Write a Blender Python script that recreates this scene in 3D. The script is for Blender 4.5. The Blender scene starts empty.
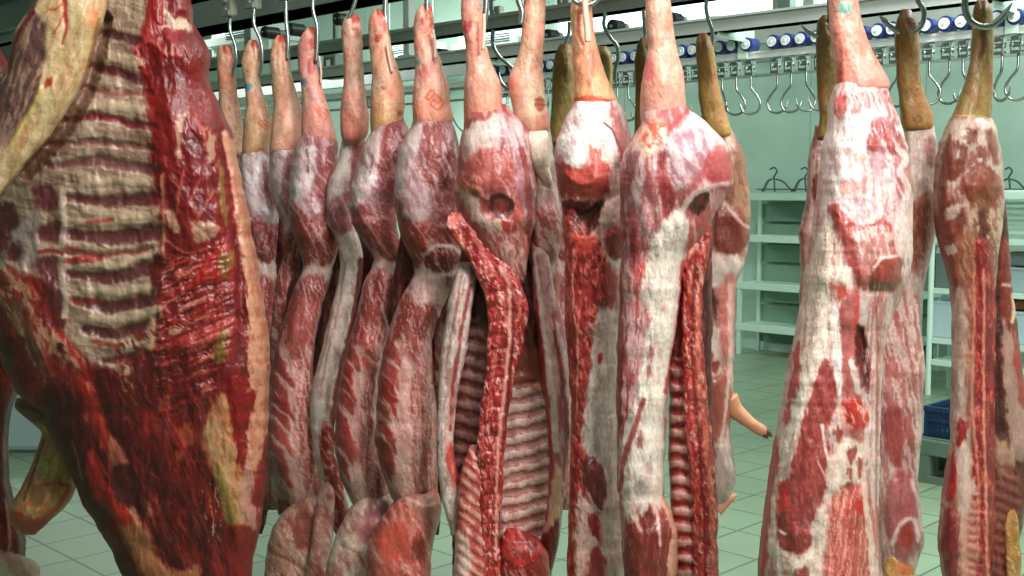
import bpy, bmesh, math, random
import numpy as np
from mathutils import Vector, Matrix

# ------------------------------------------------------------------ camera, world, lights, exposure
FPX = 1150.0
PITCH = math.atan(98.0 / FPX)
CAM_H = 1.6
sc = bpy.context.scene
cam_d = bpy.data.cameras.new('camera')
cam_d.sensor_width = 36.0
cam_d.lens = 36.0 * FPX / 1024.0
cam_d.clip_start = 0.05
cam = bpy.data.objects.new('camera', cam_d)
sc.collection.objects.link(cam)
cam.location = (0, 0, CAM_H)
cam.rotation_euler = (math.pi / 2 - PITCH, 0, 0)
sc.camera = cam

w = bpy.data.worlds.new('world')
sc.world = w
w.use_nodes = True
w.node_tree.nodes['Background'].inputs[0].default_value = (0.9, 0.95, 0.92, 1)
w.node_tree.nodes['Background'].inputs[1].default_value = 0.16

sc.view_settings.view_transform = 'Standard'
sc.view_settings.look = 'None'
sc.view_settings.exposure = 0.0
sc.view_settings.gamma = 1.0
sc.view_settings.use_curve_mapping = False


def area(name, loc, target, sx, sy, power, col=(1, 0.98, 0.94)):
    l = bpy.data.lights.new(name, 'AREA')
    l.shape = 'RECTANGLE'
    l.size = sx
    l.size_y = sy
    l.energy = power
    l.color = col
    o = bpy.data.objects.new(name, l)
    sc.collection.objects.link(o)
    o.location = loc
    o.rotation_euler = (Vector(target) - Vector(loc)).to_track_quat('-Z', 'Y').to_euler()
    return o


area('ceiling_lamp_key', (1.3, 0.5, 3.2), (0.55, 2.9, 1.4), 0.9, 0.4, 124)
area('row_fill_light', (0.1, 1.7, 3.5), (-0.45, 3.7, 1.7), 1.4, 0.3, 44)  # added fill, brightens the legs and hams of the left row
area('ceiling_lamp_back', (2.9, 3.9, 4.0), (3.4, 5.6, 0), 3.0, 1.2, 330, (0.93, 1, 0.94))
area('wall_fill_light', (5.0, 6.2, 4.05), (5.9, 7.6, 1.0), 3.0, 0.4, 95, (0.94, 1, 0.95))  # extra unseen light, added to lift the back wall and shelves
area('ceiling_lamp_far', (-3.2, 12.5, 4.0), (-3.4, 13.5, 0), 5.0, 2.0, 380, (0.93, 1, 0.94))

# ------------------------------------------------------------------ helpers
C = sc.collection
R2 = math.sqrt(0.5)
U = Vector((R2, -R2, 0))     # along the rails, to the right and nearer
V = Vector((R2, R2, 0))      # away from the rails towards the back wall
ROOM_ROT = -math.pi / 4
cp, sp = math.cos(PITCH), math.sin(PITCH)


def ray(px, py):
    x = (px - 512.0) / FPX
    y = (288.0 - py) / FPX
    return x, cp + y * sp, -sp + y * cp


def P(px, py, Y):
    dx, dy, dz = ray(px, py)
    t = Y / dy
    return Vector((dx * t, Y, CAM_H + dz * t))


def PK(px, py, K):
    """point on the vertical plane X+Y=K seen at that pixel"""
    dx, dy, dz = ray(px, py)
    t = K / (dx + dy)
    return Vector((dx * t, dy * t, CAM_H + dz * t))


def YK(px, K):
    return K / (1 + (px - 512.0) / FPX)


def put(name, me, mat=None, parent=None):
    o = bpy.data.objects.new(name, me)
    C.objects.link(o)
    if mat:
        me.materials.append(mat)
    if parent:
        o.parent = parent
        o.matrix_parent_inverse = Matrix.Translation(-parent.location) if parent.rotation_euler[2] == 0 else (parent.matrix_basis.inverted())
    return o


def empty(name, loc, label, cat, group=None):
    o = bpy.data.objects.new(name, None)
    C.objects.link(o)
    o.location = loc
    o.empty_display_size = 0.05
    o['label'] = label
    o['category'] = cat
    if group:
        o['group'] = group
    return o


def tag(o, label, cat, group=None):
    o['label'] = label
    o['category'] = cat
    if group:
        o['group'] = group
    return o


def structure(o):
    o['kind'] = 'structure'
    return o


def finish(name, bm, mat, parent=None, smooth=False, bevel=0):
    if bevel:
        bmesh.ops.bevel(bm, geom=bm.edges[:], offset=bevel, segments=2, affect='EDGES', clamp_overlap=True)
    me = bpy.data.meshes.new(name)
    bmesh.ops.recalc_face_normals(bm, faces=bm.faces)
    bm.to_mesh(me)
    bm.free()
    if smooth:
        for p in me.polygons:
            p.use_smooth = True
    return put(name, me, mat, parent)


def bx(bm, cen, size, rot=0.0):
    """box, size=(along, across, high), turned by rot about z"""
    m = Matrix.Translation(cen) @ Matrix.Rotation(rot, 4, 'Z') @ Matrix.Diagonal((size[0], size[1], size[2], 1))
    bmesh.ops.create_cube(bm, size=1, matrix=m)


def rbox(bm, cen, size):
    bx(bm, cen, size, ROOM_ROT)


def cyl(bm, a, b, r, seg=20, r2=None):
    a, b = Vector(a), Vector(b)
    d = b - a
    q = d.to_track_quat('Z', 'Y').to_matrix().to_4x4()
    bmesh.ops.create_cone(bm, cap_ends=True, segments=seg, radius1=r, radius2=r if r2 is None else r2, depth=d.length,
                          matrix=Matrix.Translation((a + b) / 2) @ q)


def catmull(pts, n=8):
    pts = [Vector(p) for p in pts]
    if len(pts) < 3:
        return pts
    ext = [pts[0] * 2 - pts[1]] + pts + [pts[-1] * 2 - pts[-2]]
    out = []
    for i in range(1, len(ext) - 2):
        p0, p1, p2, p3 = ext[i - 1:i + 3]
        for k in range(n):
            t = k / n
            out.append(0.5 * ((2 * p1) + (p2 - p0) * t + (2 * p0 - 5 * p1 + 4 * p2 - p3) * t * t + (3 * p1 - p0 - 3 * p2 + p3) * t ** 3))
    out.append(pts[-1])
    return out


def tube(bm, pts, r, seg=10, tip=None, smooth_n=8):
    path = catmull(pts, smooth_n)
    n = len(path)
    rings = []
    up = Vector((0.31, 0.87, 0.38)).normalized()
    for i, p in enumerate(path):
        d = (path[min(i + 1, n - 1)] - path[max(i - 1, 0)]).normalized()
        a = d.cross(up).normalized()
        b = d.cross(a)
        rr = float(np.interp(i / max(1, n - 1), np.linspace(0, 1, len(r)), r)) if isinstance(r, (list, tuple)) else r
        if tip is not None and i > n - 7:
            rr = rr * (tip + (1 - tip) * (n - 1 - i) / 6.0)
        rings.append([bm.verts.new(p + a * rr * math.cos(2 * math.pi * k / seg) + b * rr * math.sin(2 * math.pi * k / seg)) for k in range(seg)])
    for i in range(n - 1):
        for k in range(seg):
            bm.faces.new((rings[i][k], rings[i][(k + 1) % seg], rings[i + 1][(k + 1) % seg], rings[i + 1][k]))
    bm.faces.new(rings[0][::-1])
    bm.faces.new(rings[-1])


# ------------------------------------------------------------------ materials
def lin(c):
    c = np.asarray(c, dtype=float) / 255.0
    return np.where(c <= 0.04045, c / 12.92, ((c + 0.055) / 1.055) ** 2.4)


def mat(name, rgb, rough=0.5, metal=0.0, noise=0.0, nscale=12.0, bump=0.0, bscale=60.0, emit=0.0, spec=0.5):
    m = bpy.data.materials.new(name)
    m.use_nodes = True
    nt = m.node_tree
    b = nt.nodes['Principled BSDF']
    c = tuple(lin(rgb)) + (1,)
    b.inputs['Base Color'].default_value = c
    b.inputs['Roughness'].default_value = rough
    b.inputs['Metallic'].default_value = metal
    b.inputs['Specular IOR Level'].default_value = spec
    tc = nt.nodes.new('ShaderNodeTexCoord')
    if noise:
        n = nt.nodes.new('ShaderNodeTexNoise')
        n.inputs['Scale'].default_value = nscale
        n.inputs['Detail'].default_value = 5
        nt.links.new(tc.outputs['Object'], n.inputs['Vector'])
        r = nt.nodes.new('ShaderNodeMix')
        r.data_type = 'RGBA'
        r.inputs[6].default_value = tuple(x * (1 - noise) for x in c[:3]) + (1,)
        r.inputs[7].default_value = tuple(min(1, x * (1 + noise)) for x in c[:3]) + (1,)
        nt.links.new(n.outputs['Fac'], r.inputs[0])
        nt.links.new(r.outputs[2], b.inputs['Base Color'])
    if bump:
        n2 = nt.nodes.new('ShaderNodeTexNoise')
        n2.inputs['Scale'].default_value = bscale
        nt.links.new(tc.outputs['Object'], n2.inputs['Vector'])
        bp = nt.nodes.new('ShaderNodeBump')
        bp.inputs['Strength'].default_value = bump
        bp.inputs['Distance'].default_value = 0.005
        nt.links.new(n2.outputs['Fac'], bp.inputs['Height'])
        nt.links.new(bp.outputs['Normal'], b.inputs['Normal'])
    if emit:
        b.inputs['Emission Color'].default_value = c
        b.inputs['Emission Strength'].default_value = emit
    return m


def meat_mat(name, gloss=0.42, streak=(60, 60, 14), coat=0.25, lo=0.80, hi=1.15, bump=0.4):
    m = bpy.data.materials.new(name)
    m.use_nodes = True
    nt = m.node_tree
    L = nt.links.new
    b = nt.nodes['Principled BSDF']
    at = nt.nodes.new('ShaderNodeAttribute')
    at.attribute_name = 'tissue'
    tc = nt.nodes.new('ShaderNodeTexCoord')
    mp = nt.nodes.new('ShaderNodeMapping')
    mp.inputs['Scale'].default_value = streak
    n = nt.nodes.new('ShaderNodeTexNoise')
    n.inputs['Scale'].default_value = 2.4
    n.inputs['Detail'].default_value = 6
    n.inputs['Roughness'].default_value = 0.65
    n.inputs['Distortion'].default_value = 1.0
    L(tc.outputs['Object'], mp.inputs['Vector'])
    L(mp.outputs['Vector'], n.inputs['Vector'])
    mr = nt.nodes.new('ShaderNodeMapRange')
    mr.inputs['From Min'].default_value = 0.3
    mr.inputs['From Max'].default_value = 0.7
    mr.inputs['To Min'].default_value = lo
    mr.inputs['To Max'].default_value = hi
    L(n.outputs['Fac'], mr.inputs['Value'])
    mul = nt.nodes.new('ShaderNodeVectorMath')
    mul.operation = 'SCALE'
    L(at.outputs['Color'], mul.inputs[0])
    L(mr.outputs[0], mul.inputs['Scale'])
    L(mul.outputs[0], b.inputs['Base Color'])
    b.inputs['Roughness'].default_value = gloss
    b.inputs['Coat Weight'].default_value = coat
    b.inputs['Coat Roughness'].default_value = 0.22
    b.inputs['Specular IOR Level'].default_value = 0.45
    n3 = nt.nodes.new('ShaderNodeTexNoise')
    n3.inputs['Scale'].default_value = 90
    n3.inputs['Detail'].default_value = 4
    L(tc.outputs['Object'], n3.inputs['Vector'])
    ad = nt.nodes.new('ShaderNodeMath')
    ad.operation = 'ADD'
    L(n.outputs['Fac'], ad.inputs[0])
    L(n3.outputs['Fac'], ad.inputs[1])
    bp = nt.nodes.new('ShaderNodeBump')
    bp.inputs['Strength'].default_value = bump
    bp.inputs['Distance'].default_value = 0.006
    L(ad.outputs[0], bp.inputs['Height'])
    L(bp.outputs['Normal'], b.inputs['Normal'])
    return m


M_MEAT = meat_mat('raw_meat')
M_SKIN = meat_mat('pork_skin', 0.5, (30, 30, 22), 0.12)
M_BEEF = meat_mat('beef_tissue', 0.42, (20, 20, 26), 0.15, 0.88, 1.1, 0.3)
M_STEEL = mat('stainless_steel', (172, 178, 176), 0.27, 0.95, 0.1, 30)
M_STEELD = mat('dull_steel', (140, 150, 145), 0.4, 0.4, 0.2, 8)
M_BEAM = mat('grey_painted_beam', (186, 192, 188), 0.5, 0.25, 0.25, 5)
M_DARKBEAM = mat('dark_grey_beam', (120, 128, 124), 0.55, 0.2, 0.25, 4)
M_RAIL = mat('bright_rail', (236, 242, 240), 0.4, 0.15, 0.1, 20)
M_BLOCK = mat('cast_trolley_block', (150, 152, 138), 0.5, 0.4, 0.35, 40)
M_BLACK = mat('black_rubber', (22, 24, 28), 0.45, 0, 0.3, 30)
M_BLUEW = mat('blue_nylon', (38, 52, 120), 0.4, 0, 0.2, 40)
M_CAP = mat('pale_roller_cap', (232, 238, 248), 0.4, 0, 0.2, 60)
M_WHITEP = mat('white_shelf_paint', (196, 222, 210), 0.5, 0, 0.06, 6)
M_RACKP = mat('green_grey_shelf_panel', (120, 150, 132), 0.6, 0, 0.1, 6)
M_COOLER = mat('white_cooler_case', (222, 236, 230), 0.45, 0, 0.05, 6)
M_GRILLE = mat('dark_grille', (70, 86, 90), 0.6, 0, 0.2, 30)
M_CRATE = mat('navy_blue_plastic', (26, 52, 92), 0.5, 0, 0.15, 30)
M_CRATED = mat('dark_navy_plastic', (18, 28, 46), 0.5, 0, 0.15, 30)
M_PALLET = mat('grey_green_plastic', (98, 118, 104), 0.6, 0, 0.2, 20, 0.3)
M_TUB = mat('pale_blue_grey_plastic', (150, 170, 172), 0.5, 0, 0.06, 6)
M_WIRE = mat('dark_wire', (70, 92, 90), 0.45, 0.5, 0.1, 20)
M_WHITEBOX = mat('pale_blue_carton', (176, 196, 204), 0.6, 0, 0.08, 12)
M_BROWNBOX = mat('orange_brown_packet', (150, 92, 50), 0.6, 0, 0.2, 20)
M_GREYBOX = mat('slate_bin', (96, 112, 108), 0.6, 0, 0.12, 12)
M_CABLE = mat('green_cable', (60, 100, 90), 0.5, 0, 0.1, 20)
M_WINDOW = mat('daylight_glass', (214, 246, 240), 0.3, 0, 0, emit=3.2)
M_CEIL = mat('ceiling_panels', (206, 220, 212), 0.6, 0, 0.08, 1.2)


def grid_mat(name, base, line, sx, sy, lw, rot, rough, plane='floor', varia=0.06):
    m = bpy.data.materials.new(name)
    m.use_nodes = True
    nt = m.node_tree
    L = nt.links.new
    b = nt.nodes['Principled BSDF']
    b.inputs['Roughness'].default_value = rough
    tc = nt.nodes.new('ShaderNodeTexCoord')
    mp = nt.nodes.new('ShaderNodeMapping')
    if plane == 'floor':
        mp.inputs['Rotation'].default_value = (0, 0, rot)
    else:
        mp.inputs['Location'].default_value = (0.3, 4.5, 0)
    L(tc.outputs['Object'], mp.inputs['Vector'])
    br = nt.nodes.new('ShaderNodeTexBrick')
    br.offset = 0.0
    br.inputs['Color1'].default_value = tuple(lin(base)) + (1,)
    br.inputs['Color2'].default_value = tuple(lin([x * (1 - varia) for x in base])) + (1,)
    br.inputs['Mortar'].default_value = tuple(lin(line)) + (1,)
    br.inputs['Scale'].default_value = 1
    br.inputs['Mortar Size'].default_value = lw
    br.inputs['Mortar Smooth'].default_value = 0.3
    br.inputs['Brick Width'].default_value = sx
    br.inputs['Row Height'].default_value = sy
    L(mp.outputs['Vector'], br.inputs['Vector'])
    n = nt.nodes.new('ShaderNodeTexNoise')
    n.inputs['Scale'].default_value = 1.3
    n.inputs['Detail'].default_value = 7
    L(tc.outputs['Object'], n.inputs['Vector'])
    mr = nt.nodes.new('ShaderNodeMapRange')
    mr.inputs['From Min'].default_value = 0.3
    mr.inputs['From Max'].default_value = 0.7
    mr.inputs['To Min'].default_value = 0.86
    mr.inputs['To Max'].default_value = 1.1
    L(n.outputs['Fac'], mr.inputs['Value'])
    mul = nt.nodes.new('ShaderNodeVectorMath')
    mul.operation = 'SCALE'
    L(br.outputs['Color'], mul.inputs[0])
    L(mr.outputs[0], mul.inputs['Scale'])
    L(mul.outputs[0], b.inputs['Base Color'])
    bp = nt.nodes.new('ShaderNodeBump')
    bp.inputs['Strength'].default_value = 0.3
    bp.inputs['Distance'].default_value = 0.003
    bp.invert = True
    L(br.outputs['Fac'], bp.inputs['Height'])
    L(bp.outputs['Normal'], b.inputs['Normal'])
    return m


M_FLOOR = grid_mat('floor_tiles', (134, 154, 128), (78, 92, 74), 0.30, 0.30, 0.006, math.pi / 4, 0.38)
M_WALL = grid_mat('insulated_wall_panels', (170, 196, 184), (140, 166, 156), 1.15, 9.0, 0.008, 0, 0.45, 'wall', 0.02)


# ------------------------------------------------------------------ room: everything lies along U and V
def uv(u, v, z):
    """room coordinates: v = K/sqrt2 distance across the rails, u along them"""
    return U * u + V * v + Vector((0, 0, z))


def plane_obj(name, corners, m, local=False):
    bm = bmesh.new()
    vs = [bm.verts.new(c) for c in corners]
    bm.faces.new(vs)
    return structure(finish(name, bm, m))


KW = 14.0
vW = KW * R2
uL, uR, vN, HC = -21.2, 3.2, -2.0, 4.2
bm = bmesh.new()
for q in ((uL, vN), (uR, vN), (uR, vW), (uL, vW)):
    bm.verts.new(uv(q[0], q[1], 0))
bm.faces.new(bm.verts[:])
structure(finish('floor', bm, M_FLOOR))
bm = bmesh.new()
rbox(bm, uv((uL + uR) / 2, (vN + vW) / 2, HC + 0.05), (uR - uL, vW - vN, 0.1))
structure(finish('ceiling', bm, M_CEIL))


def wall(name, cu, cv, L_, ang):
    """slab in its own coordinates (x along, y high) so that the panel pattern stands upright"""
    bm = bmesh.new()
    bmesh.ops.create_cube(bm, size=1, matrix=Matrix.Diagonal((L_, HC, 0.12, 1)))
    o = finish(name, bm, M_WALL)
    o.location = uv(cu, cv, HC / 2)
    o.rotation_euler = (math.pi / 2, 0, ang)
    return structure(o)


wall('wall_back', (uL + uR) / 2, vW + 0.06, uR - uL, ROOM_ROT)
wall('wall_left', uL - 0.06, (vN + vW) / 2, vW - vN, ROOM_ROT + math.pi / 2)
wall('wall_right', uR + 0.06, (vN + vW) / 2, vW - vN, ROOM_ROT + math.pi / 2)
wall('wall_front', (uL + uR) / 2, vN - 0.06, uR - uL, ROOM_ROT)


def upx(px, K):
    """u coordinate of the point of plane X+Y=K that shows at that column"""
    p = PK(px, 190, K)
    return p.dot(U)


# skirting at the foot of the back wall
bm = bmesh.new()
rbox(bm, uv((uL + uR) / 2, vW - 0.012, 0.05), (uR - uL, 0.02, 0.1))
structure(finish('baseboard_back', bm, M_WHITEP))

# high window band on the back wall
def window(name, xa, xb, z0, z1):
    ua, ub = upx(xa, KW), upx(xb, KW)
    e = bpy.data.objects.new(name, None)
    C.objects.link(e)
    e.location = uv((ua + ub) / 2, vW, z0)
    structure(e)
    bm = bmesh.new()
    rbox(bm, uv((ua + ub) / 2, vW - 0.02, (z0 + z1) / 2), (ub - ua, 0.02, z1 - z0))
    finish('pane', bm, M_WINDOW, e)
    bm = bmesh.new()
    for uu in (ua, ub):
        rbox(bm, uv(uu, vW - 0.04, (z0 + z1) / 2), (0.06, 0.08, z1 - z0 + 0.06))
    for zz in (z0, z1):
        rbox(bm, uv((ua + ub) / 2, vW - 0.04, zz), (ub - ua, 0.08, 0.06))
    finish('window_frame', bm, M_BEAM, e)


window('window_1', 560, 776, 3.12, 3.95)
window('window_2', 792, 806, 3.12, 3.95)
window('window_3', 811, 1000, 3.12, 3.95)

# ------------------------------------------------------------------ beams and rails
def beam_from(px, y_bot, y_top, K, u0, u1, thick, m, name, label, cat):
    zb, zt = PK(px, y_bot, K).z, PK(px, y_top, K).z
    bm = bmesh.new()
    rbox(bm, uv((u0 + u1) / 2, K * R2, (zb + zt) / 2), (u1 - u0, thick, zt - zb))
    # small flange along the lower edge
    rbox(bm, uv((u0 + u1) / 2, K * R2, zb + 0.003), (u1 - u0, thick * 1.06, 0.006))
    rbox(bm, uv((u0 + u1) / 2, K * R2, zt - 0.006), (u1 - u0, thick * 1.5, 0.012))
    o = finish(name, bm, m)
    o['label'] = label
    o['category'] = cat
    return o, zb, zt


K1, K2, K3, KB1, KD = 3.1, 4.5, 7.75, 7.35, 3.75
bD, zDb, zDt = beam_from(230, 27, -60, KD, -9, 2.6, 0.16, M_DARKBEAM, 'ceiling_beam',
                         'dark grey steel beam overhead behind the leftmost trolleys', 'beam')
b1, zb1, zt1 = beam_from(700, 35, 21, KB1, -16, 3.1, 0.10, M_BEAM, 'support_beam',
                         'long grey box beam in front of the bright window band, black rollers on top', 'beam')
r2, z2b, z2t = beam_from(600, 15, 1, K2, -12, 2.9, 0.07, M_BEAM, 'overhead_rail',
                         'grey overhead rail carrying the rear row of yellow-skinned pork', 'rail')
r1, z1b, z1t = beam_from(300, -22, -40, K1, -7, 2.4, 0.05, M_STEELD, 'overhead_rail',
                         'steel overhead rail carrying the front row of pork on its trolleys', 'rail')
# storage rail
zS = PK(800, 51, K3).z
bm = bmesh.new()
rbox(bm, uv(-4.5, K3 * R2, zS), (15.0, 0.03, 0.04))
rbox(bm, uv(-4.5, K3 * R2 - 0.018, zS + 0.012), (15.0, 0.012, 0.012))
rbox(bm, uv(-4.5, K3 * R2 - 0.018, zS - 0.016), (15.0, 0.012, 0.008))
sr = finish('storage_rail', bm, M_RAIL)
tag(sr, 'bright steel storage rail holding empty hooks under the blue rollers', 'rail')
for i, (px, lb) in enumerate(((745, 'short steel bracket left of the yellow legs holding the storage rail'),
                              (1010, 'short steel bracket at the right edge holding the storage rail'),
                              (520, 'short steel bracket behind the pork legs holding the storage rail'))):
    uu = upx(px, K3)
    bm = bmesh.new()
    rbox(bm, uv(uu, K3 * R2 - 0.045, zS + 0.08), (0.06, 0.012, 0.2))
    rbox(bm, uv(uu, (K3 + KB1) / 2 * R2, zS + 0.175), (0.045, (K3 - KB1) * R2 + 0.1, 0.02))
    rbox(bm, uv(uu + 0.02, (K3 + KB1) / 2 * R2, zS + 0.12), (0.008, (K3 - KB1) * R2 + 0.06, 0.1))
    tag(finish('rail_bracket', bm, M_WHITEP), lb, 'bracket', 'storage rail brackets')

# vertical posts behind: columns between window parts
for px, lb in ((783, 'grey steel column standing between the high windows'),):
    uu = upx(px, KW - 0.5)
    bm = bmesh.new()
    rbox(bm, uv(uu, (KW - 0.5) * R2, 3.55), (0.13, 0.1, 1.3))
    rbox(bm, uv(uu, (KW - 0.25) * R2, 3.0), (0.13, 0.3, 0.16))
    tag(finish('hanger_column', bm, M_STEELD), lb, 'column')
# hangers tying beams up to the ceiling
for k, (K, uu, zt, m) in enumerate(((KB1, -2.0, zt1, M_BEAM), (K2, 1.9, z2t, M_BEAM), (K2, -5.0, z2t, M_BEAM), (KB1, -6.2, zt1, M_BEAM),
                                    (KD, -4.2, zDt, M_DARKBEAM), (K1, 1.9, z1t, M_STEELD), (K1, -1.9, z1t, M_STEELD), (KD, 1.4, zDt, M_DARKBEAM),
                                    (KB1, 2.6, zt1, M_BEAM))):
    bm = bmesh.new()
    rbox(bm, uv(uu, K * R2, (zt + HC) / 2), (0.06, 0.06, HC - zt))
    rbox(bm, uv(uu, K * R2, zt + 0.008), (0.14, 0.1, 0.016))
    rbox(bm, uv(uu, K * R2, HC - 0.008), (0.14, 0.14, 0.016))
    structure(finish('trim_%d' % (k + 1), bm, m))


# ------------------------------------------------------------------ trolleys, rollers, hooks
def roller(px, py, K, r, label, m=M_BLACK):
    c = PK(px, py, K)
    e = empty('roller', c, label, 'roller', 'black rollers on the rails')
    bm = bmesh.new()
    a = V * -1
    cyl(bm, c + a * 0.045, c - a * 0.03, r, 24)
    cyl(bm, c + a * 0.052, c + a * 0.045, r * 0.8, 24)
    finish('wheel', bm, m, e, bevel=0.0)
    bm = bmesh.new()
    cyl(bm, c - a * 0.03, c - a * (0.05 + r * 0.7), r * 0.72, 20)
    finish('sleeve', bm, M_GREYBOX, e)
    bm = bmesh.new()
    cyl(bm, c + a * 0.06, c + a * 0.052, r * 0.25, 12)
    finish('hub', bm, M_GREYBOX, e)
    return e


roller(272, 33, K2, 0.029, 'black roller behind the second visible trotter from the left')
roller(297, 30, K2, 0.030, 'black roller just above the tip of the third trotter')
roller(345, 20, K2, 0.028, 'black roller behind the trotter with the red cut tip')
roller(552, 36, KB1, 0.038, 'black roller on the beam between the paired legs and the ring-hung leg')
roller(617, 27, KB1, 0.040, 'black roller on the beam right of the ring-hung leg')
roller(675, 20, KB1, 0.040, 'black roller half hidden at the right of a thick pink leg')
roller(443, 54, KB1, 0.034, 'black roller low beside the trotter with the orange stamp')


def trolley(px, y_bot, K, label, pts_px, dpt, r=0.006, tip=None, block=True, size=1.0):
    """trolley block riding a rail, with its hook; pts_px trace the hook from the block down"""
    base = PK(px, y_bot, K)
    e = empty('hook_trolley', base, label, 'meat hook', 'meat hooks of the hanging rows')
    s = size
    z_top = z1b if K == K1 else z2b
    if block:
        bm = bmesh.new()
        rbox(bm, base + Vector((0, 0, 0.042 * s)), (0.055 * s, 0.03 * s, 0.08 * s))
        rbox(bm, base + Vector((0, 0, 0.012 * s)) - V * 0.016 * s, (0.05 * s, 0.01, 0.02 * s))
        o = finish('trolley_block', bm, M_BLOCK, e, bevel=0.003)
        bm = bmesh.new()
        cyl(bm, base + Vector((0, 0, 0.055 * s)) - V * 0.026 * s, base + Vector((0, 0, 0.055 * s)) - V * 0.01, 0.010, 16)
        cyl(bm, base + Vector((0, 0, 0.025 * s)) - V * 0.023 * s, base + Vector((0, 0, 0.025 * s)) - V * 0.01, 0.005, 10)
        finish('bolt', bm, M_STEELD, e)
        bm = bmesh.new()
        zt = max(base.z + 0.08 * s + 0.02, z_top)
        cc = Vector((base.x, base.y, zt + 0.03))
        cyl(bm, cc - V * 0.035, cc - V * 0.02, 0.03, 20)
        rbox(bm, Vector((base.x, base.y, (zt + 0.03 + base.z + 0.07 * s) / 2)) - V * 0.030, (0.02, 0.006, zt + 0.04 - base.z - 0.07 * s))
        finish('wheel', bm, M_STEELD, e)
    bm = bmesh.new()
    pts = [P(x, y, dd if dd else dpt) for x, y, dd in [(q + (None,))[:3] for q in pts_px]]
    tube(bm, pts, r, 12, tip)
    finish('hook', bm, M_STEEL, e, smooth=True)
    return e


YA, YB, YC, YD, YE, YF, YG = [YK(x, K1) for x in (222, 253, 283, 312, 352, 380, 428)]
tr = trolley
tr(230, 17, K1, 'trolley and hook of the leftmost visible trotter', [(230, 16), (230, 30), (235, 45), (236, 60), (233, 72)], YA - 0.05)
tr(254, 10, K1, 'trolley and hook of the second trotter with a blue mark', [(254, 8), (254, 24), (261, 42), (262, 60), (260, 76)], YB - 0.05)
tr(286, 2, K1, 'trolley and hook of the third trotter from the left', [(286, 0), (286, 20), (288, 40), (287, 60)], YC - 0.05)
tr(313, -8, K1, 'hook of the blotchy pink fourth trotter', [(313, -8), (313, 10), (317, 26), (317, 46), (316, 62)], YD - 0.05)
tr(357, -12, K1, 'hook over the trotter with the red cut tip', [(357, -12), (356, -2), (353, 8), (349, 18), (347, 26)], YE - 0.02)
tr(386, -14, K1, 'thick steel hook of the sixth trotter', [(386, -14), (385, 12), (387, 32), (386, 44), (382, 54)], YF - 0.055, 0.0075)
tr(427, -16, K1, 'thick steel hook of the trotter stamped in orange', [(427, -16), (427, 12), (428, 24), (431, 34), (433, 40)], YG - 0.055, 0.0075)
tr(486, -16, K1, 'steel hook of the left one of the paired legs', [(486, -16), (486, 4), (484, 24), (480, 36)], YK(480, K1) - 0.05, 0.008)
tr(519, -16, K1, 'steel hook in front of the right one of the paired legs', [(514, -16), (519, 2), (522, 12), (521, 24)], YK(527, K1) - 0.045, 0.008)
tr(586, -22, K1, 'ring-shaped steel hook through the tendon of a skinned leg',
   [(600, -22), (600, -6), (594, 3), (585, 5), (576, 2), (570, -5)], YK(590, K1) - 0.055, 0.0065, 0.3)
tr(656, -22, K1, 'steel hook above the thick pink leg right of the ring-hung leg', [(656, -22), (656, -2), (655, 4)], YK(660, K1), 0.008)
tr(836, -24, K1, 'steel hook above the very large pink-skinned leg', [(838, -24), (835, -6), (838, 2)], YK(848, K1), 0.008)
Y2 = lambda px: YK(px, K2)
tr(708, -3, K2, 'steel hook of the yellow trotter beside the thick pink leg', [(707, -3), (706, 8), (708, 18), (712, 30), (712, 46), (709, 56)], Y2(708) - 0.03, 0.0065)
tr(497, 28, K2, 'empty steel hook hanging between the paired pork legs',
   [(493, 28), (493, 44), (499, 56), (508, 64), (515, 72), (516, 84), (508, 88), (501, 82), (499, 72)], Y2(500), 0.008, 0.2)
tr(608, 10, K2, 'empty steel hook hanging right of the ring-hung leg',
   [(605, 12), (604, 26), (610, 37), (617, 46), (618, 58), (615, 72), (616, 88)], Y2(608) - 0.05, 0.007, 0.2)
tr(565, 22, K2, 'steel hook of the yellow trotter left of the ring-hung leg', [(569, 22), (569, 32), (566, 42), (562, 52)], Y2(562) - 0.03, 0.0065)
tr(644, 8, K2, 'hook of the dark yellow trotter behind the thick pink leg', [(643, 8), (644, 22), (645, 34), (645, 48)], Y2(643) - 0.02, 0.006)
tr(828, -10, K2, 'hook with a pale tip at the dark yellow trotter beside the huge leg',
   [(829, -10), (829, 6), (829, 24), (820, 36), (810, 33), (800, 24)], Y2(822) - 0.06, 0.0065, 0.2)
tr(915, -14, K2, 'hook curling round the narrow yellow trotter right of the huge leg',
   [(914, -14), (918, 0), (924, 12), (921, 26), (908, 34), (895, 30), (886, 22), (879, 15)], Y2(905) - 0.07, 0.0075, 0.2)
tr(972, -18, K2, 'wide open steel hook with a sharp tip carrying the rightmost pork',
   [(972, -18), (966, -4), (965, 8), (969, 19), (978, 26), (990, 26), (1001, 18), (1013, 2)], Y2(983) - 0.08, 0.009, 0.15)


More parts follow.
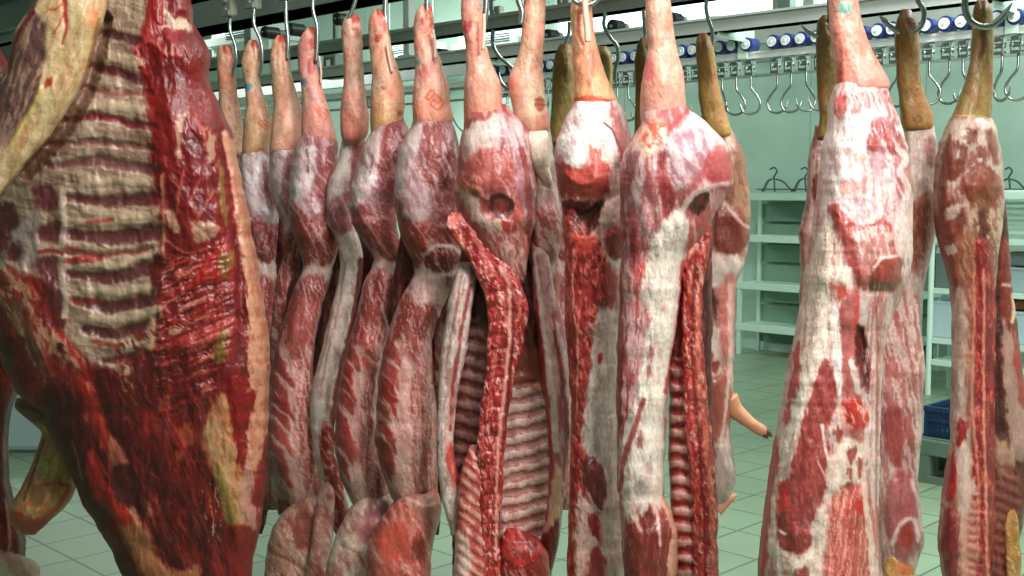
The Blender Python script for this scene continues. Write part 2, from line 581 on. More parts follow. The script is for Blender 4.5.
def storage_hook():
    e = bpy.data.objects.new('storage_hook', None)
    C.objects.link(e)
    bm = bmesh.new()
    n = Vector((-0.0, -1, 0))
    cyl(bm, (0, -0.045, 0.046), (0, 0.02, 0.046), 0.031, 24)
    cyl(bm, (0, -0.05, 0.046), (0, -0.045, 0.046), 0.027, 24)
    o1 = finish('wheel', bm, M_BLUEW, e)
    bm = bmesh.new()
    cyl(bm, (0, -0.056, 0.046), (0, -0.050, 0.046), 0.022, 24)
    cyl(bm, (0, -0.060, 0.046), (0, -0.056, 0.046), 0.006, 12)
    o2 = finish('wheel_cap', bm, M_CAP, e)
    bm = bmesh.new()
    bx(bm, (0.017, -0.01, -0.055), (0.008, 0.03, 0.060))
    bx(bm, (-0.017, -0.01, -0.055), (0.008, 0.03, 0.060))
    bx(bm, (0, -0.01, -0.083), (0.042, 0.032, 0.012))
    bx(bm, (0, -0.01, -0.031), (0.030, 0.032, 0.016))
    cyl(bm, (-0.027, -0.01, -0.055), (0.027, -0.01, -0.055), 0.010, 14)
    bx(bm, (0, 0.012, 0.01), (0.02, 0.006, 0.09))
    o3 = finish('bracket', bm, M_STEEL, e, bevel=0.0015)
    bm = bmesh.new()
    tube(bm, [(0, -0.01, -0.085), (0, -0.01, -0.12), (0.004, -0.01, -0.15), (0.028, -0.012, -0.18), (0.044, -0.012, -0.215), (0.030, -0.012, -0.252),
              (-0.005, -0.012, -0.262), (-0.036, -0.012, -0.245), (-0.050, -0.012, -0.205)], 0.0058, 10, 0.15)
    o4 = finish('hook', bm, M_STEEL, e, smooth=True)
    return e, [o1, o2, o3, o4]


proto, protoparts = storage_hook()
random.seed(5)
uS0, uS1 = upx(500, K3), upx(1042, K3)
nS = int((uS1 - uS0) / 0.083)
gap = [upx(757, K3), upx(985, K3)]
SEGS = ((549, 'behind the paired legs'), (575, 'behind the ring-hung leg'), (632, 'right beside the ring-hung leg'), (690, 'behind the thick pale leg'),
        (760, 'just right of the first yellow trotter'), (818, 'above the wire hangers'), (862, 'behind the huge leg'),
        (893, 'between huge leg and yellow trotter'), (924, 'behind the narrow yellow trotter'), (966, 'left of the wide open hook'),
        (992, 'behind the wide open hook'), (9999, 'at the right edge'))
first = True
for i in range(nS + 1):
    uu = uS0 + i * 0.086 + random.uniform(-0.008, 0.008)
    if any(abs(uu - g) < 0.036 for g in gap):
        continue
    if first:
        e, parts = proto, protoparts
        first = False
    else:
        e = proto.copy()
        C.objects.link(e)
        parts = []
        for q in protoparts:
            c = q.copy()
            C.objects.link(c)
            c.parent = e
            parts.append(c)
    e.location = uv(uu, K3 * R2, zS)
    e.rotation_euler = (0, 0, ROOM_ROT)
    e.scale = (1.22, 1.22, 1.22)
    for q in parts:
        q.matrix_parent_inverse = Matrix.Identity(4)
    parts[3].rotation_euler = (0, 0, random.choice([0.2, 0.5, -0.3, 2.8, 3.3, 1.2, -1.1]) + random.uniform(-0.25, 0.25))
    rp = Vector(e.location)
    pxx = 512 + FPX * rp.x / (rp.y * cp)
    for lim, where in SEGS:
        if pxx < lim:
            break
    tag(e, 'blue-rollered empty hook on the storage rail, ' + where, 'meat hook', 'empty storage hooks ' + where)

# ------------------------------------------------------------------ racks, hangers, crate, pallet, tub, coolers
KR = 13.4
def zs(px, py, K):
    return PK(px, py, K).z


shelf_z = [zs(760, 194, KR), zs(760, 236, KR), zs(760, 284, KR), zs(760, 326, KR)]
ua, ub = upx(738, KR), upx(926, KR)
e = empty('shelf_rack', uv((ua + ub) / 2, (KR + 0.3) * R2, 0), 'white wall rack with four long shelves behind the pork', 'rack')
for z in shelf_z:
    bm = bmesh.new()
    rbox(bm, uv((ua + ub) / 2, (KR + 0.27) * R2, z - 0.02), (ub - ua, 0.38, 0.045))
    rbox(bm, uv((ua + ub) / 2, KR * R2, z - 0.025), (ub - ua, 0.02, 0.07))
    finish('shelf', bm, M_WHITEP, e, bevel=0.004)
for uu in (ua + 0.03, (ua + ub) / 2, ub - 0.03):
    bm = bmesh.new()
    for kv in (KR + 0.02, KR + 0.5):
        rbox(bm, uv(uu, kv * R2, shelf_z[0] / 2), (0.04, 0.03, shelf_z[0]))
    finish('post', bm, M_WHITEP, e)
bm = bmesh.new()
for a in range(7):
    rbox(bm, uv((ua + ub) / 2, (KR + 0.52) * R2, 0.18 + a * 0.2), (ub - ua - 0.1, 0.012, 0.17))
finish('back_panel', bm, M_RACKP, e)

# second rack, nearer, its post shows between the two pork sides at the right
KQ = 12.2
uc, ud = upx(934, KQ), upx(1110, KQ)
z2 = [zs(940, 196, KQ), zs(940, 240, KQ), zs(940, 291, KQ), zs(940, 341, KQ), zs(940, 363, KQ)]
e2 = empty('shelf_rack', uv((uc + ud) / 2, (KQ + 0.3) * R2, 0), 'pale metal rack with round posts and stored boxes at the right edge', 'rack')
for z in z2:
    bm = bmesh.new()
    rbox(bm, uv((uc + ud) / 2, (KQ + 0.27) * R2, z), (ud - uc, 0.36, 0.03))
    rbox(bm, uv((uc + ud) / 2, KQ * R2, z), (ud - uc, 0.02, 0.045))
    finish('shelf', bm, M_WHITEP, e2, bevel=0.003)
for uu in (uc, ud):
    for kv in (KQ, KQ + 0.54):
        bm = bmesh.new()
        cyl(bm, uv(uu, kv * R2, 0), uv(uu, kv * R2, z2[1] + 0.5), 0.022, 14)
        finish('post', bm, M_WHITEP, e2, smooth=False)
bm = bmesh.new()
for a in range(8):
    rbox(bm, uv((uc + ud) / 2, (KQ + 0.5) * R2, z2[1] + 0.06 + a * 0.045), (ud - uc, 0.012, 0.022))
finish('slatted_back', bm, M_WHITEP, e2)


def boxthing(name, px, z, K, size, m, label, cat, lid=None):
    c = uv(upx(px, K), (K + 0.3) * R2, z)
    e = empty(name, c, label, cat)
    s = size
    t = 0.012
    bm = bmesh.new()
    rbox(bm, c + Vector((0, 0, t / 2)), (s[0], s[1], t))
    for sg in (-1, 1):
        rbox(bm, c + U * sg * (s[0] / 2 - t / 2) + Vector((0, 0, s[2] / 2)), (t, s[1], s[2]))
        rbox(bm, c + V * sg * (s[1] / 2 - t / 2) + Vector((0, 0, s[2] / 2)), (s[0], t, s[2]))
    finish('box_body', bm, m, e, bevel=0.002)
    bm = bmesh.new()
    rbox(bm, c + Vector((0, 0, s[2])), (s[0] + 0.015, s[1] + 0.015, 0.02))
    finish('lid', bm, lid or m, e, bevel=0.003)
    return e


boxthing('storage_box', 1022, z2[3] + 0.015, KQ, (0.42, 0.30, 0.24), M_WHITEBOX, 'pale blue box on a low shelf at the right edge', 'box')
boxthing('storage_box', 1020, z2[2] + 0.015, KQ, (0.40, 0.30, 0.18), M_TUB, 'pale grey box on the middle shelf at the right edge', 'box')
boxthing('packet', 1017, z2[3] + 0.275, KQ, (0.30, 0.2, 0.06), M_BROWNBOX, 'orange-brown packet lying on the pale blue box', 'packet')
boxthing('storage_bin', 1021, z2[2] + 0.215, KQ, (0.26, 0.2, 0.09), M_GREYBOX, 'small slate bin on top of the pale grey box', 'bin')
boxthing('storage_bin', 948, z2[2] + 0.015, KQ, (0.24, 0.28, 0.26), M_GREYBOX, 'slate bin on the rack beside the round post', 'bin')
boxthing('storage_box', 948, z2[3] + 0.015, KQ, (0.28, 0.28, 0.28), M_WHITEBOX, 'pale box on the rack between the two pork sides', 'box')


def spreader(px, label):
    """wire hanger: a top hook, a collar and four splayed arms on a cross bar"""
    K = KR - 0.02
    c = PK(px, 0, K)
    at = lambda x, y, dv=0.0: PK(x, y, K) + V * dv
    e = empty('wire_hanger', at(px, 190), label, 'hanger', 'wire hangers on the top shelf')
    bm = bmesh.new()
    tube(bm, [at(px - 3, 169.5), at(px + 1, 167.5), at(px + 4, 171), at(px + 2, 175), at(px, 179)], 0.008, 8)
    finish('hook', bm, M_WIRE, e, smooth=True)
    for dx0, dx1, dv in ((-2, -13, 0.06), (-1, -5, -0.06), (1, 5, -0.06), (2, 14, 0.06)):
        bm = bmesh.new()
        tube(bm, [at(px + dx0, 179), at(px + (dx0 + dx1) / 2, 181.5, dv / 2), at(px + dx1, 189.5, dv), at(px + dx1 * 1.08, 191.0, dv), at(px + dx1 * 1.12, 189.6, dv)], 0.008, 8)
        finish('arm', bm, M_WIRE, e, smooth=True)
    bm = bmesh.new()
    cyl(bm, at(px - 16, 189.2), at(px + 15, 189.2), 0.006, 8)
    finish('cross_bar', bm, M_WIRE, e)


spreader(773, 'fully visible wire hanger with four arms on the top shelf')
spreader(804, 'wire hanger partly hidden behind the large pork at the right')
spreader(1008, 'wire hanger at the right edge behind the rightmost pork')

# pallet and crate on the floor between the two right pork sides
cP = PK(985, 470, 8.6)
KP = 8.45
uP = upx(914, KP)
e = empty('plastic_pallet', uv(uP + 0.42, KP * R2 + 0.3, 0), 'grey-green plastic pallet on the floor under the blue crate', 'pallet')
bm = bmesh.new()
hp = 0.235
for i in range(9):
    rbox(bm, uv(uP + 0.42, KP * R2 + 0.03 + i * 0.0675, hp - 0.015), (0.84, 0.045, 0.03))
for i in range(12):
    rbox(bm, uv(uP + 0.02 + i * 0.0725, KP * R2 + 0.3, hp - 0.018), (0.022, 0.58, 0.022))
finish('deck', bm, M_PALLET, e)
for i in range(3):
    bm = bmesh.new()
    for j in range(3):
        rbox(bm, uv(uP + 0.07 + i * 0.35, KP * R2 + 0.06 + j * 0.24, hp / 2), (0.13, 0.11, hp - 0.06))
    rbox(bm, uv(uP + 0.07 + i * 0.35, KP * R2 + 0.3, 0.015), (0.13, 0.60, 0.03))
    finish('runner', bm, M_PALLET, e, bevel=0.004)
bm = bmesh.new()
rbox(bm, uv(uP + 0.42, KP * R2 + 0.012, hp - 0.04), (0.84, 0.02, 0.075))
rbox(bm, uv(uP + 0.42, KP * R2 + 0.012, 0.02), (0.84, 0.02, 0.04))
finish('side_rail', bm, M_PALLET, e)


def crate(c, s, m, label):
    e = empty('plastic_crate', c, label, 'crate')
    bm = bmesh.new()
    t = 0.012
    rbox(bm, c + Vector((0, 0, t / 2)), (s[0], s[1], t))
    for sg in (-1, 1):
        for axis, ln, off in ((U, s[0], s[1]), (V, s[1], s[0])):
            o_ax = V if axis is U else U
            ctr = c + o_ax * sg * (off / 2 - t / 2)
            szf = (lambda a, h: (a, t, h)) if axis is U else (lambda a, h: (t, a, h))
            rbox(bm, ctr + Vector((0, 0, s[2] * 0.12)), szf(ln, s[2] * 0.24))
            n = max(4, int(ln / 0.028))
            for k in range(n + 1):
                rbox(bm, ctr + axis * (-ln / 2 + ln * k / n) + Vector((0, 0, s[2] * 0.5)), szf(0.010, s[2]))
    finish('basket', bm, m, e)
    bm = bmesh.new()
    for sg in (-1, 1):
        rbox(bm, c + V * sg * (s[1] / 2) + Vector((0, 0, s[2] - 0.012)), (s[0] + 0.02, 0.022, 0.026))
        rbox(bm, c + U * sg * (s[0] / 2) + Vector((0, 0, s[2] - 0.012)), (0.022, s[1] + 0.02, 0.026))
        rbox(bm, c + V * sg * (s[1] / 2) + Vector((0, 0, s[2] * 0.55)), (s[0], 0.016, 0.012))
    finish('rim', bm, m, e, bevel=0.003)
    for a in (-1, 1):
        for b_ in (-1, 1):
            bm = bmesh.new()
            rbox(bm, c + U * a * (s[0] / 2 - 0.012) + V * b_ * (s[1] / 2 - 0.012) + Vector((0, 0, s[2] / 2)), (0.03, 0.03, s[2]))
            finish('corner_post', bm, m, e, bevel=0.003)
    return e


crate(uv(upx(914, KP) + 0.33, KP * R2 + 0.30, hp), (0.56, 0.38, 0.17), M_CRATE, 'dark blue slotted plastic crate standing on the grey pallet')
# dark drum standing in the crate
cc = uv(upx(914, KP) + 0.25, KP * R2 + 0.38, hp + 0.016)
e = empty('dark_canister', cc, 'dark round canister standing in the blue crate', 'canister')
bm = bmesh.new()
cyl(bm, cc, cc + Vector((0, 0, 0.22)), 0.085, 28)
finish('canister_body', bm, M_CRATED, e, smooth=False, bevel=0.006)
bm = bmesh.new()
cyl(bm, cc + Vector((0, 0, 0.22)), cc + Vector((0, 0, 0.24)), 0.07, 28)
finish('lid', bm, M_CRATED, e)

# tub at the far left
ct = P(-30, 455, 6.9)
ct.z = 0
e = empty('plastic_tub', ct, 'pale blue-grey plastic tub on the floor at the left edge', 'tub')
bm = bmesh.new()
for sg in (-1, 1):
    bx(bm, ct + Vector((sg * 0.46, 0.3, 0.21)), (0.02, 0.6, 0.38))
    bx(bm, ct + Vector((0, 0.3 + sg * 0.3, 0.21)), (0.94, 0.02, 0.38))
bx(bm, ct + Vector((0, 0.3, 0.035)), (0.94, 0.62, 0.03))
finish('tub_body', bm, M_TUB, e, bevel=0.005)
bm = bmesh.new()
for sg in (-1, 1):
    bx(bm, ct + Vector((sg * 0.47, 0.3, 0.4)), (0.05, 0.66, 0.03))
    bx(bm, ct + Vector((0, 0.3 + sg * 0.31, 0.4)), (0.98, 0.05, 0.03))
finish('rim', bm, M_TUB, e, bevel=0.006)
bm = bmesh.new()
bx(bm, ct + Vector((0, 0.3, 0.01)), (0.9, 0.58, 0.02))
finish('base', bm, M_GREYBOX, e)


def cooler(px0, px1, py0, py1, K, label, ell=False):
    """ceiling evaporator: rounded white case with a dark grille, on two hanger rods"""
    a, b = PK(px0, py1, K), PK(px1, py1, K)
    zt = PK((px0 + px1) / 2, py0, K).z
    L_ = (b - a).length
    c = (a + b) / 2
    zb = c.z
    e = empty('air_cooler', Vector((c.x, c.y, zb)), label, 'air cooler', 'air coolers high in the room')
    bm = bmesh.new()
    rbox(bm, Vector((c.x, c.y, (zb + zt) / 2)) + V * 0.3, (L_, 0.6, zt - zb))
    finish('case', bm, M_COOLER, e, bevel=min(0.12, (zt - zb) * 0.35))
    bm = bmesh.new()
    for k in range(4):
        rbox(bm, Vector((c.x, c.y, zb + (zt - zb) * (0.52 + 0.09 * k))) - V * 0.003 + U * L_ * 0.12, (L_ * 0.4, 0.015, (zt - zb) * 0.04))
    finish('grille', bm, M_GRILLE, e)
    bm = bmesh.new()
    for sg in (-1, 1):
        q = Vector((c.x, c.y, 0)) + U * sg * L_ * 0.4 + V * 0.3
        cyl(bm, (q.x, q.y, zt - 0.02), (q.x, q.y, HC), 0.012, 10)
    finish('hanger_rod', bm, M_STEELD, e)


cooler(446, 524, 31, 57, 12.4, 'white rounded air cooler with dark grille behind the paired legs')
cooler(366, 420, 42, 66, 12.6, 'white rounded air cooler behind the sixth and stamped trotters')
cooler(200, 266, 26, 52, 8.6, 'white rounded air cooler above the leftmost trotters')
cooler(-14, 26, 14, 42, 8.4, 'white rounded air cooler at the upper left corner')
# dark control box hanging near (333,65)
c = PK(334, 78, 8.2)
e = empty('control_box', c, 'dark steel control box with pale label between the fourth and fifth trotters', 'control box')
bm = bmesh.new()
rbox(bm, c + Vector((0, 0, 0.09)), (0.17, 0.1, 0.2))
rbox(bm, c + Vector((0, 0, 0.6)) + V * 0.02, (0.04, 0.03, 1.0))
rbox(bm, Vector((c.x, c.y, (c.z + HC) / 2)) + V * 0.02, (0.03, 0.03, HC - c.z))
finish('box_body', bm, M_STEELD, e, bevel=0.004)
bm = bmesh.new()
rbox(bm, c + Vector((0, 0, 0.09)) - V * 0.052, (0.12, 0.008, 0.15))
finish('cover', bm, M_GRILLE, e)
bm = bmesh.new()
rbox(bm, c + Vector((0, 0, 0.10)) - V * 0.058, (0.05, 0.006, 0.09))
finish('label_plate', bm, M_COOLER, e)
# lower distant rail seen between the left legs
bm = bmesh.new()
zq = PK(450, 88, 9.6).z
rbox(bm, uv(-6.0, 9.6 * R2, zq), (16, 0.04, 0.05))
rbox(bm, uv(-6.0, 9.6 * R2, zq - 0.11), (16, 0.02, 0.02))
for uu in np.arange(-13.5, 2, 1.6):
    rbox(bm, uv(uu, 9.6 * R2, zq - 0.055), (0.03, 0.03, 0.11))
tag(finish('distant_rail', bm, M_STEELD), 'thin distant steel rail running behind the left trotters', 'rail')
bm = bmesh.new()
rbox(bm, uv(-6.0, 10.6 * R2, PK(450, 70, 10.6).z), (16, 0.1, 0.12))
tag(finish('distant_beam', bm, M_BEAM), 'distant grey box beam under the white air coolers', 'beam')
# cable loop by the wall
bm = bmesh.new()
tube(bm, [P(449, 96, 9.2), P(449, 106, 9.2), P(453, 118, 9.2), P(459, 128, 9.2), P(468, 134, 9.2), P(480, 133, 9.2)], 0.006, 8)
tube(bm, [P(449, 96, 9.2), PK(449, 87, 9.6)], 0.006, 8)
tag(finish('cable', bm, M_CABLE, smooth=True), 'thin dark cable looping down between the stamped leg and the paired legs', 'cable')

# ------------------------------------------------------------------ hanging meat: engine
def _hash(ix, iy, s):
    n = (ix.astype(np.int64) * 374761393 + iy.astype(np.int64) * 668265263 + s * 982451653) & 0x7fffffff
    n = ((n ^ (n >> 13)) * 1274126177) & 0x7fffffff
    n = n ^ (n >> 16)
    return (n & 0xffff) / 65535.0


def vnoise(x, y, s):
    x0, y0 = np.floor(x), np.floor(y)
    fx, fy = x - x0, y - y0
    fx = fx * fx * (3 - 2 * fx)
    fy = fy * fy * (3 - 2 * fy)
    a, b = _hash(x0, y0, s), _hash(x0 + 1, y0, s)
    c, d = _hash(x0, y0 + 1, s), _hash(x0 + 1, y0 + 1, s)
    return (a * (1 - fx) + b * fx) * (1 - fy) + (c * (1 - fx) + d * fx) * fy


def fbm(x, y, s, o=4):
    t, a, n = 0, 0.5, 0
    for i in range(o):
        q = 0.55 + 0.9 * i
        cq, sq = math.cos(q) * 2 ** i, math.sin(q) * 2 ** i
        t = t + a * vnoise(x * cq - y * sq + 13.7 * i, x * sq + y * cq - 7.3 * i, s + i * 17)
        n += a
        a *= 0.55
    return t / n


def sstep(a, b, t):
    t = np.clip((t - a) / (b - a + 1e-9), 0, 1)
    return t * t * (3 - 2 * t)


def sd_poly(x, y, pts):
    """signed distance, positive inside"""
    pts = np.asarray(pts, float)
    d = np.full(x.shape, 1e9)
    ins = np.zeros(x.shape, bool)
    n = len(pts)
    for i in range(n):
        ax, ay = pts[i]
        bx_, by_ = pts[(i + 1) % n]
        ex, ey = bx_ - ax, by_ - ay
        wx, wy = x - ax, y - ay
        t = np.clip((wx * ex + wy * ey) / (ex * ex + ey * ey + 1e-9), 0, 1)
        d = np.minimum(d, (wx - ex * t) ** 2 + (wy - ey * t) ** 2)
        c = ((ay > y) != (by_ > y)) & (x < (bx_ - ax) * (y - ay) / (by_ - ay + 1e-12) + ax)
        ins ^= c
    d = np.sqrt(d)
    return np.where(ins, d, -d)


def d_line(x, y, pts):
    d = np.full(x.shape, 1e9)
    al = np.zeros(x.shape)
    n = len(pts) - 1
    for i in range(n):
        ax, ay = pts[i][:2]
        ex, ey = pts[i + 1][0] - ax, pts[i + 1][1] - ay
        wx, wy = x - ax, y - ay
        t = np.clip((wx * ex + wy * ey) / (ex * ex + ey * ey + 1e-9), 0, 1)
        q = np.sqrt((wx - ex * t) ** 2 + (wy - ey * t) ** 2)
        m = q < d
        d = np.where(m, q, d)
        al = np.where(m, (i + t) / n, al)
    return d, al


SMOOTH_N = 6


def curve2(pts, n=SMOOTH_N, closed=True):
    """round a polygon so that tissue edges run in curves"""
    pts = [np.array(p[:2], float) for p in pts]
    m = len(pts)
    if m < 4:
        return pts
    out = []
    rng = range(m) if closed else range(m - 1)
    for i in rng:
        if closed:
            p0, p1, p2, p3 = pts[i - 1], pts[i], pts[(i + 1) % m], pts[(i + 2) % m]
        else:
            p0, p1, p2, p3 = pts[max(i - 1, 0)], pts[i], pts[i + 1], pts[min(i + 2, m - 1)]
        for k in range(n):
            t = k / n
            out.append(0.5 * (2 * p1 + (p2 - p0) * t + (2 * p0 - 5 * p1 + 4 * p2 - p3) * t * t + (3 * p1 - p0 - 3 * p2 + p3) * t ** 3))
    if not closed:
        out.append(pts[-1])
    return out


class Tissue:
    def __init__(s, x, y, u, seed):
        s.x, s.y, s.u, s.seed = x, y, u, seed
        s.c = np.zeros(x.shape + (3,))
        s.h = np.zeros(x.shape)
        s.k = 0
        s.wx = (fbm(x / 9.0, y / 9.0, seed + 5, 4) - 0.5)
        s.wy = (fbm(x / 9.0, y / 9.0, seed + 55, 4) - 0.5)

    def _mix(s, col, m):
        col = np.asarray(col, float)
        s.c = s.c * (1 - m[..., None]) + col * m[..., None]

    def base(s, col):
        s.c[:] = col

    def marble(s, col, ang=90, sx=4, sl=30, thr=0.5, soft=0.08, amt=1.0, pts=None, edge=4, h=0.0):
        """streaky veins of col: sl long along ang (degrees, 90 = downwards), sx across"""
        s.k += 1
        a = math.radians(ang)
        wob = s.wx * 6
        l = s.x * math.cos(a) + s.y * math.sin(a)
        c = -s.x * math.sin(a) + s.y * math.cos(a) + wob
        t = fbm(c / sx, l / sl, s.seed + 31 * s.k, 4)
        m = sstep(thr - soft, thr + soft, t) * amt
        if pts is not None:
            sd = sd_poly(s.x + s.wx * 5, s.y + s.wy * 5, curve2(pts))
            m = m * sstep(-edge, edge, sd)
        s._mix(col, m)
        s.h += h * m

    def poly(s, pts, col, soft=1.2, amt=1.0, h=0.0, R=9.0, warp=5.0, sharp=False):
        s.k += 1
        q = pts if sharp else curve2(pts)
        n2 = (fbm(s.x / 2.2, s.y / 9.0, s.seed + 91 * s.k, 3) - 0.5)
        sd0 = sd_poly(s.x + s.wx * warp, s.y + s.wy * warp * 1.4, q)
        sd = sd0 + n2 * min(warp, 5) * 1.3
        m = sstep(-soft, soft, sd) * amt
        if col is not None:
            s._mix(col, m)
        if h:
            t = np.clip((sd0 + 3) / (R + 4), 0, 1)
            s.h += h * t * t * (3 - 2 * t)
        return m

    def line(s, pts, w, col, amt=1.0, h=0.0, soft=1.0, warp=3.0):
        s.k += 1
        q = curve2(pts, 5, False)
        d, al = d_line(s.x + s.wx * warp, s.y + s.wy * warp, q)
        if isinstance(w, (tuple, list)):
            ww = np.interp(al, np.linspace(0, 1, len(w)), w)
        else:
            ww = w
        ww = ww * (0.75 + 0.5 * fbm(s.x / 4, s.y / 4, s.seed + 7 * s.k, 2))
        m = (1 - sstep(ww - soft, ww + soft, d)) * amt
        if col is not None:
            s._mix(col, m)
        if h:
            q1 = np.clip(1 - (d / (ww + 2.5)) ** 2, 0, 1)
            s.h += h * q1 * (0.55 if h > 0 else 1.0)

    def ribs(s, pts, period, slope, col_hi, col_lo, col_red=None, amt=0.9, h=0.004, bow=0.0, xc=0, red_thr=0.55):
        """rows of ribs in a region: y rises by slope per x; bow curves them"""
        s.k += 1
        sd = sd_poly(s.x + s.wx * 4, s.y + s.wy * 4, curve2(pts))
        reg = sstep(-2, 3, sd)
        ph = (s.y - slope * (s.x - xc) + bow * (s.x - xc) ** 2 + s.wy * 5 + s.wx * 2) / period
        wv = 0.5 + 0.5 * np.cos(2 * math.pi * ph)
        n = fbm(s.x / 14, s.y / 3, s.seed + 3 * s.k, 4)
        hi = sstep(0.35, 0.7, wv + (n - 0.5) * 0.5)
        s._mix(col_lo, reg * amt)
        s._mix(col_hi, reg * hi * amt)
        if col_red is not None:
            e = (1 - np.abs(wv - 0.42) / 0.24).clip(0, 1)
            n3 = fbm(s.x / 12, s.y / 4, s.seed + 13 * s.k, 3)
            s._mix(col_red, reg * e * sstep(red_thr - 0.1, red_thr + 0.1, n3 + 0.1) * amt)
        s.h += h * reg * (wv ** 0.7 - 0.4)

    def fingers(s, x0, y0, x1, y1, n, ln, ang, w, col, h=0.002, amt=0.92, pale=(222, 190, 178)):
        """ragged wedges of muscle reaching in from a line, with pale seams between"""
        rnd = random.Random(s.seed * 7 + n)
        for i in range(n):
            t = (i + 0.5 + rnd.uniform(-0.25, 0.25)) / n
            ax, ay = x0 + (x1 - x0) * t + rnd.uniform(-4, 1), y0 + (y1 - y0) * t
            a = math.radians(ang + rnd.uniform(-12, 10))
            l = ln * rnd.uniform(0.6, 1.35)
            ww = w * rnd.uniform(0.75, 1.35)
            ca, sa = math.cos(a), math.sin(a)
            s.line([(ax - 4, ay - 4), (ax + ca * l * 0.45, ay + sa * l * 0.35), (ax + ca * l, ay + sa * l)],
                   (ww, ww * 1.1, ww * 0.25), [c * rnd.uniform(0.9, 1.12) for c in col], amt * rnd.uniform(0.75, 1), h, 1.4, 6)
            s.line([(ax - 2, ay + ww + 1), (ax + ca * l * 0.5, ay + ww + 1 + sa * l * 0.45), (ax + ca * l * 0.9, ay + ww + sa * l * 0.95)], 0.8, pale, 0.6, 0.001, 0.8, 5)


def slab(name, Y, outline, paint, parent=None, mat_=None, T=0.07, seed=1, res=1.7, pw=2.3, jit=1.2, tail=14.0, Yf=None, film=0.55, tail2=None):
    """solid of flesh: outline rows (y, x_left, x_right) as seen, true thickness T at its widest, relief on the front"""
    o = np.array(outline, float)
    y0, y1 = o[0, 0], o[-1, 0]
    ny = max(6, int((y1 - y0) / res))
    ys = np.linspace(y0, y1, ny)

    def interp(v):
        # monotone smoothing of the traced rows
        a = np.interp(ys, o[:, 0], v)
        k = max(1, int(5 / res))
        pad = np.pad(a, k, mode='edge')
        ker = np.hanning(2 * k + 3)[1:-1]
        return np.convolve(pad, ker / ker.sum(), mode='valid')
    xl, xr = interp(o[:, 1]), interp(o[:, 2])
    xl = xl + (fbm(ys / 16.0, ys * 0 + 3, seed, 3) - 0.5) * 2.6 * jit
    xr = xr + (fbm(ys / 16.0, ys * 0 + 9, seed + 4, 3) - 0.5) * 2.6 * jit
    wmax = float(np.max(xr - xl))
    nx = max(8, int(wmax / res * 1.15))
    tt = np.linspace(0, 1, nx)
    u = 0.5 - 0.5 * np.cos(math.pi * tt)
    u = u * 0.5 + tt * 0.5
    X = xl[:, None] * (1 - u) + xr[:, None] * u
    Yp = np.repeat(ys[:, None], nx, 1)
    t = Tissue(X, Yp, np.repeat(u[None, :], ny, 0), seed)
    paint(t)
    if mat_ is not M_SKIN and film:
        # silverskin and fine blood vessels over everything
        lum = t.c.mean(-1)
        red = sstep(135, 95, lum)
        t.c = t.c * (1 - red[..., None] * np.array((0.10, 0.20, 0.24)))
        n1 = fbm((X + t.wx * 8) / 1.5, Yp / 17.0, seed + 301, 4)
        t._mix((206, 156, 146), sstep(0.56, 0.68, n1) * 0.42 * film * red)
        n2 = fbm((X + t.wy * 8) / 1.8, Yp / 13.0, seed + 311, 4)
        t._mix((156, 84, 80), sstep(0.55, 0.68, n2) * 0.30 * film * (1 - red))
        n3 = fbm(X / 11.0, Yp / 20.0, seed + 321, 4)
        t.c = t.c * (1 + (n3[..., None] - 0.5) * 0.35 * film)
        n4 = fbm(X / 5.0, Yp / 7.0, seed + 331, 3)
        t._mix((170, 60, 56), sstep(0.62, 0.74, n4) * 0.3 * film)
    prof = np.clip(1 - np.abs(2 * u - 1) ** pw, 0, 1) ** (1 / pw)
    half = (xr - xl) / 2 / FPX * Y
    thick = T * np.clip(half / half.max(), 0.15, 1) ** 0.8
    thick = np.minimum(thick, half * 1.15)
    endf = np.sqrt(np.clip(np.minimum((ys - y0) / tail, (y1 - ys) / (tail2 or tail)) + 0.03, 0, 1))
    thick = thick * endf
    F = prof[None, :] * thick[:, None]
    rel = t.h * np.clip(prof * 1.8, 0, 1)[None, :] * np.clip(endf, 0, 1)[:, None]
    rel = rel + ((fbm(X / 6.0, Yp / 20.0, seed + 77, 3) - 0.5) * 0.007 + (fbm(X / 16.0, Yp / 26.0, seed + 78, 2) - 0.5) * 0.014) * prof[None, :] * Y / 3
    depth = (Y if Yf is None else np.interp(ys, [q[0] for q in Yf], [q[1] for q in Yf])[:, None])
    dF = depth - np.maximum(F + rel, -0.6 * thick[:, None] * prof[None, :])
    dB = depth + F * 0.85

    def world(px, py, dd):
        dx = (px - 512.0) / FPX
        yy = (288.0 - py) / FPX
        dy = cp + yy * sp
        dz = -sp + yy * cp
        k = dd / dy
        return np.stack([dx * k, np.broadcast_to(dd, k.shape), CAM_H + dz * k], -1)
    WF = world(X, Yp, dF)
    WB = world(X, Yp, np.broadcast_to(depth, X.shape) + 0 * X)[:, 1:-1]
    WB = WB + np.stack([0 * dB, dB - depth, 0 * dB], -1)[:, 1:-1]
    ring = np.concatenate([WF, WB[:, ::-1]], 1)
    cf = t.c
    ringc = np.concatenate([cf, cf[:, 1:-1][:, ::-1]], 1)
    M = ring.shape[1]
    verts = ring.reshape(-1, 3)
    i = np.arange(ny - 1)[:, None]
    j = np.arange(M)[None, :]
    j2 = (j + 1) % M
    f = np.stack([i * M + j, (i + 1) * M + j, (i + 1) * M + j2, i * M + j2], -1).reshape(-1, 4)
    top = np.arange(M)
    bot = (ny - 1) * M + np.arange(M)[::-1]
    me = bpy.data.meshes.new(name)
    nv, nf = len(verts), len(f)
    me.vertices.add(nv)
    me.vertices.foreach_set('co', verts.astype(np.float32).ravel())
    me.loops.add(nf * 4 + 2 * M)
    me.loops.foreach_set('vertex_index', np.concatenate([f.ravel(), top, bot]).astype(np.int32))
    me.polygons.add(nf + 2)
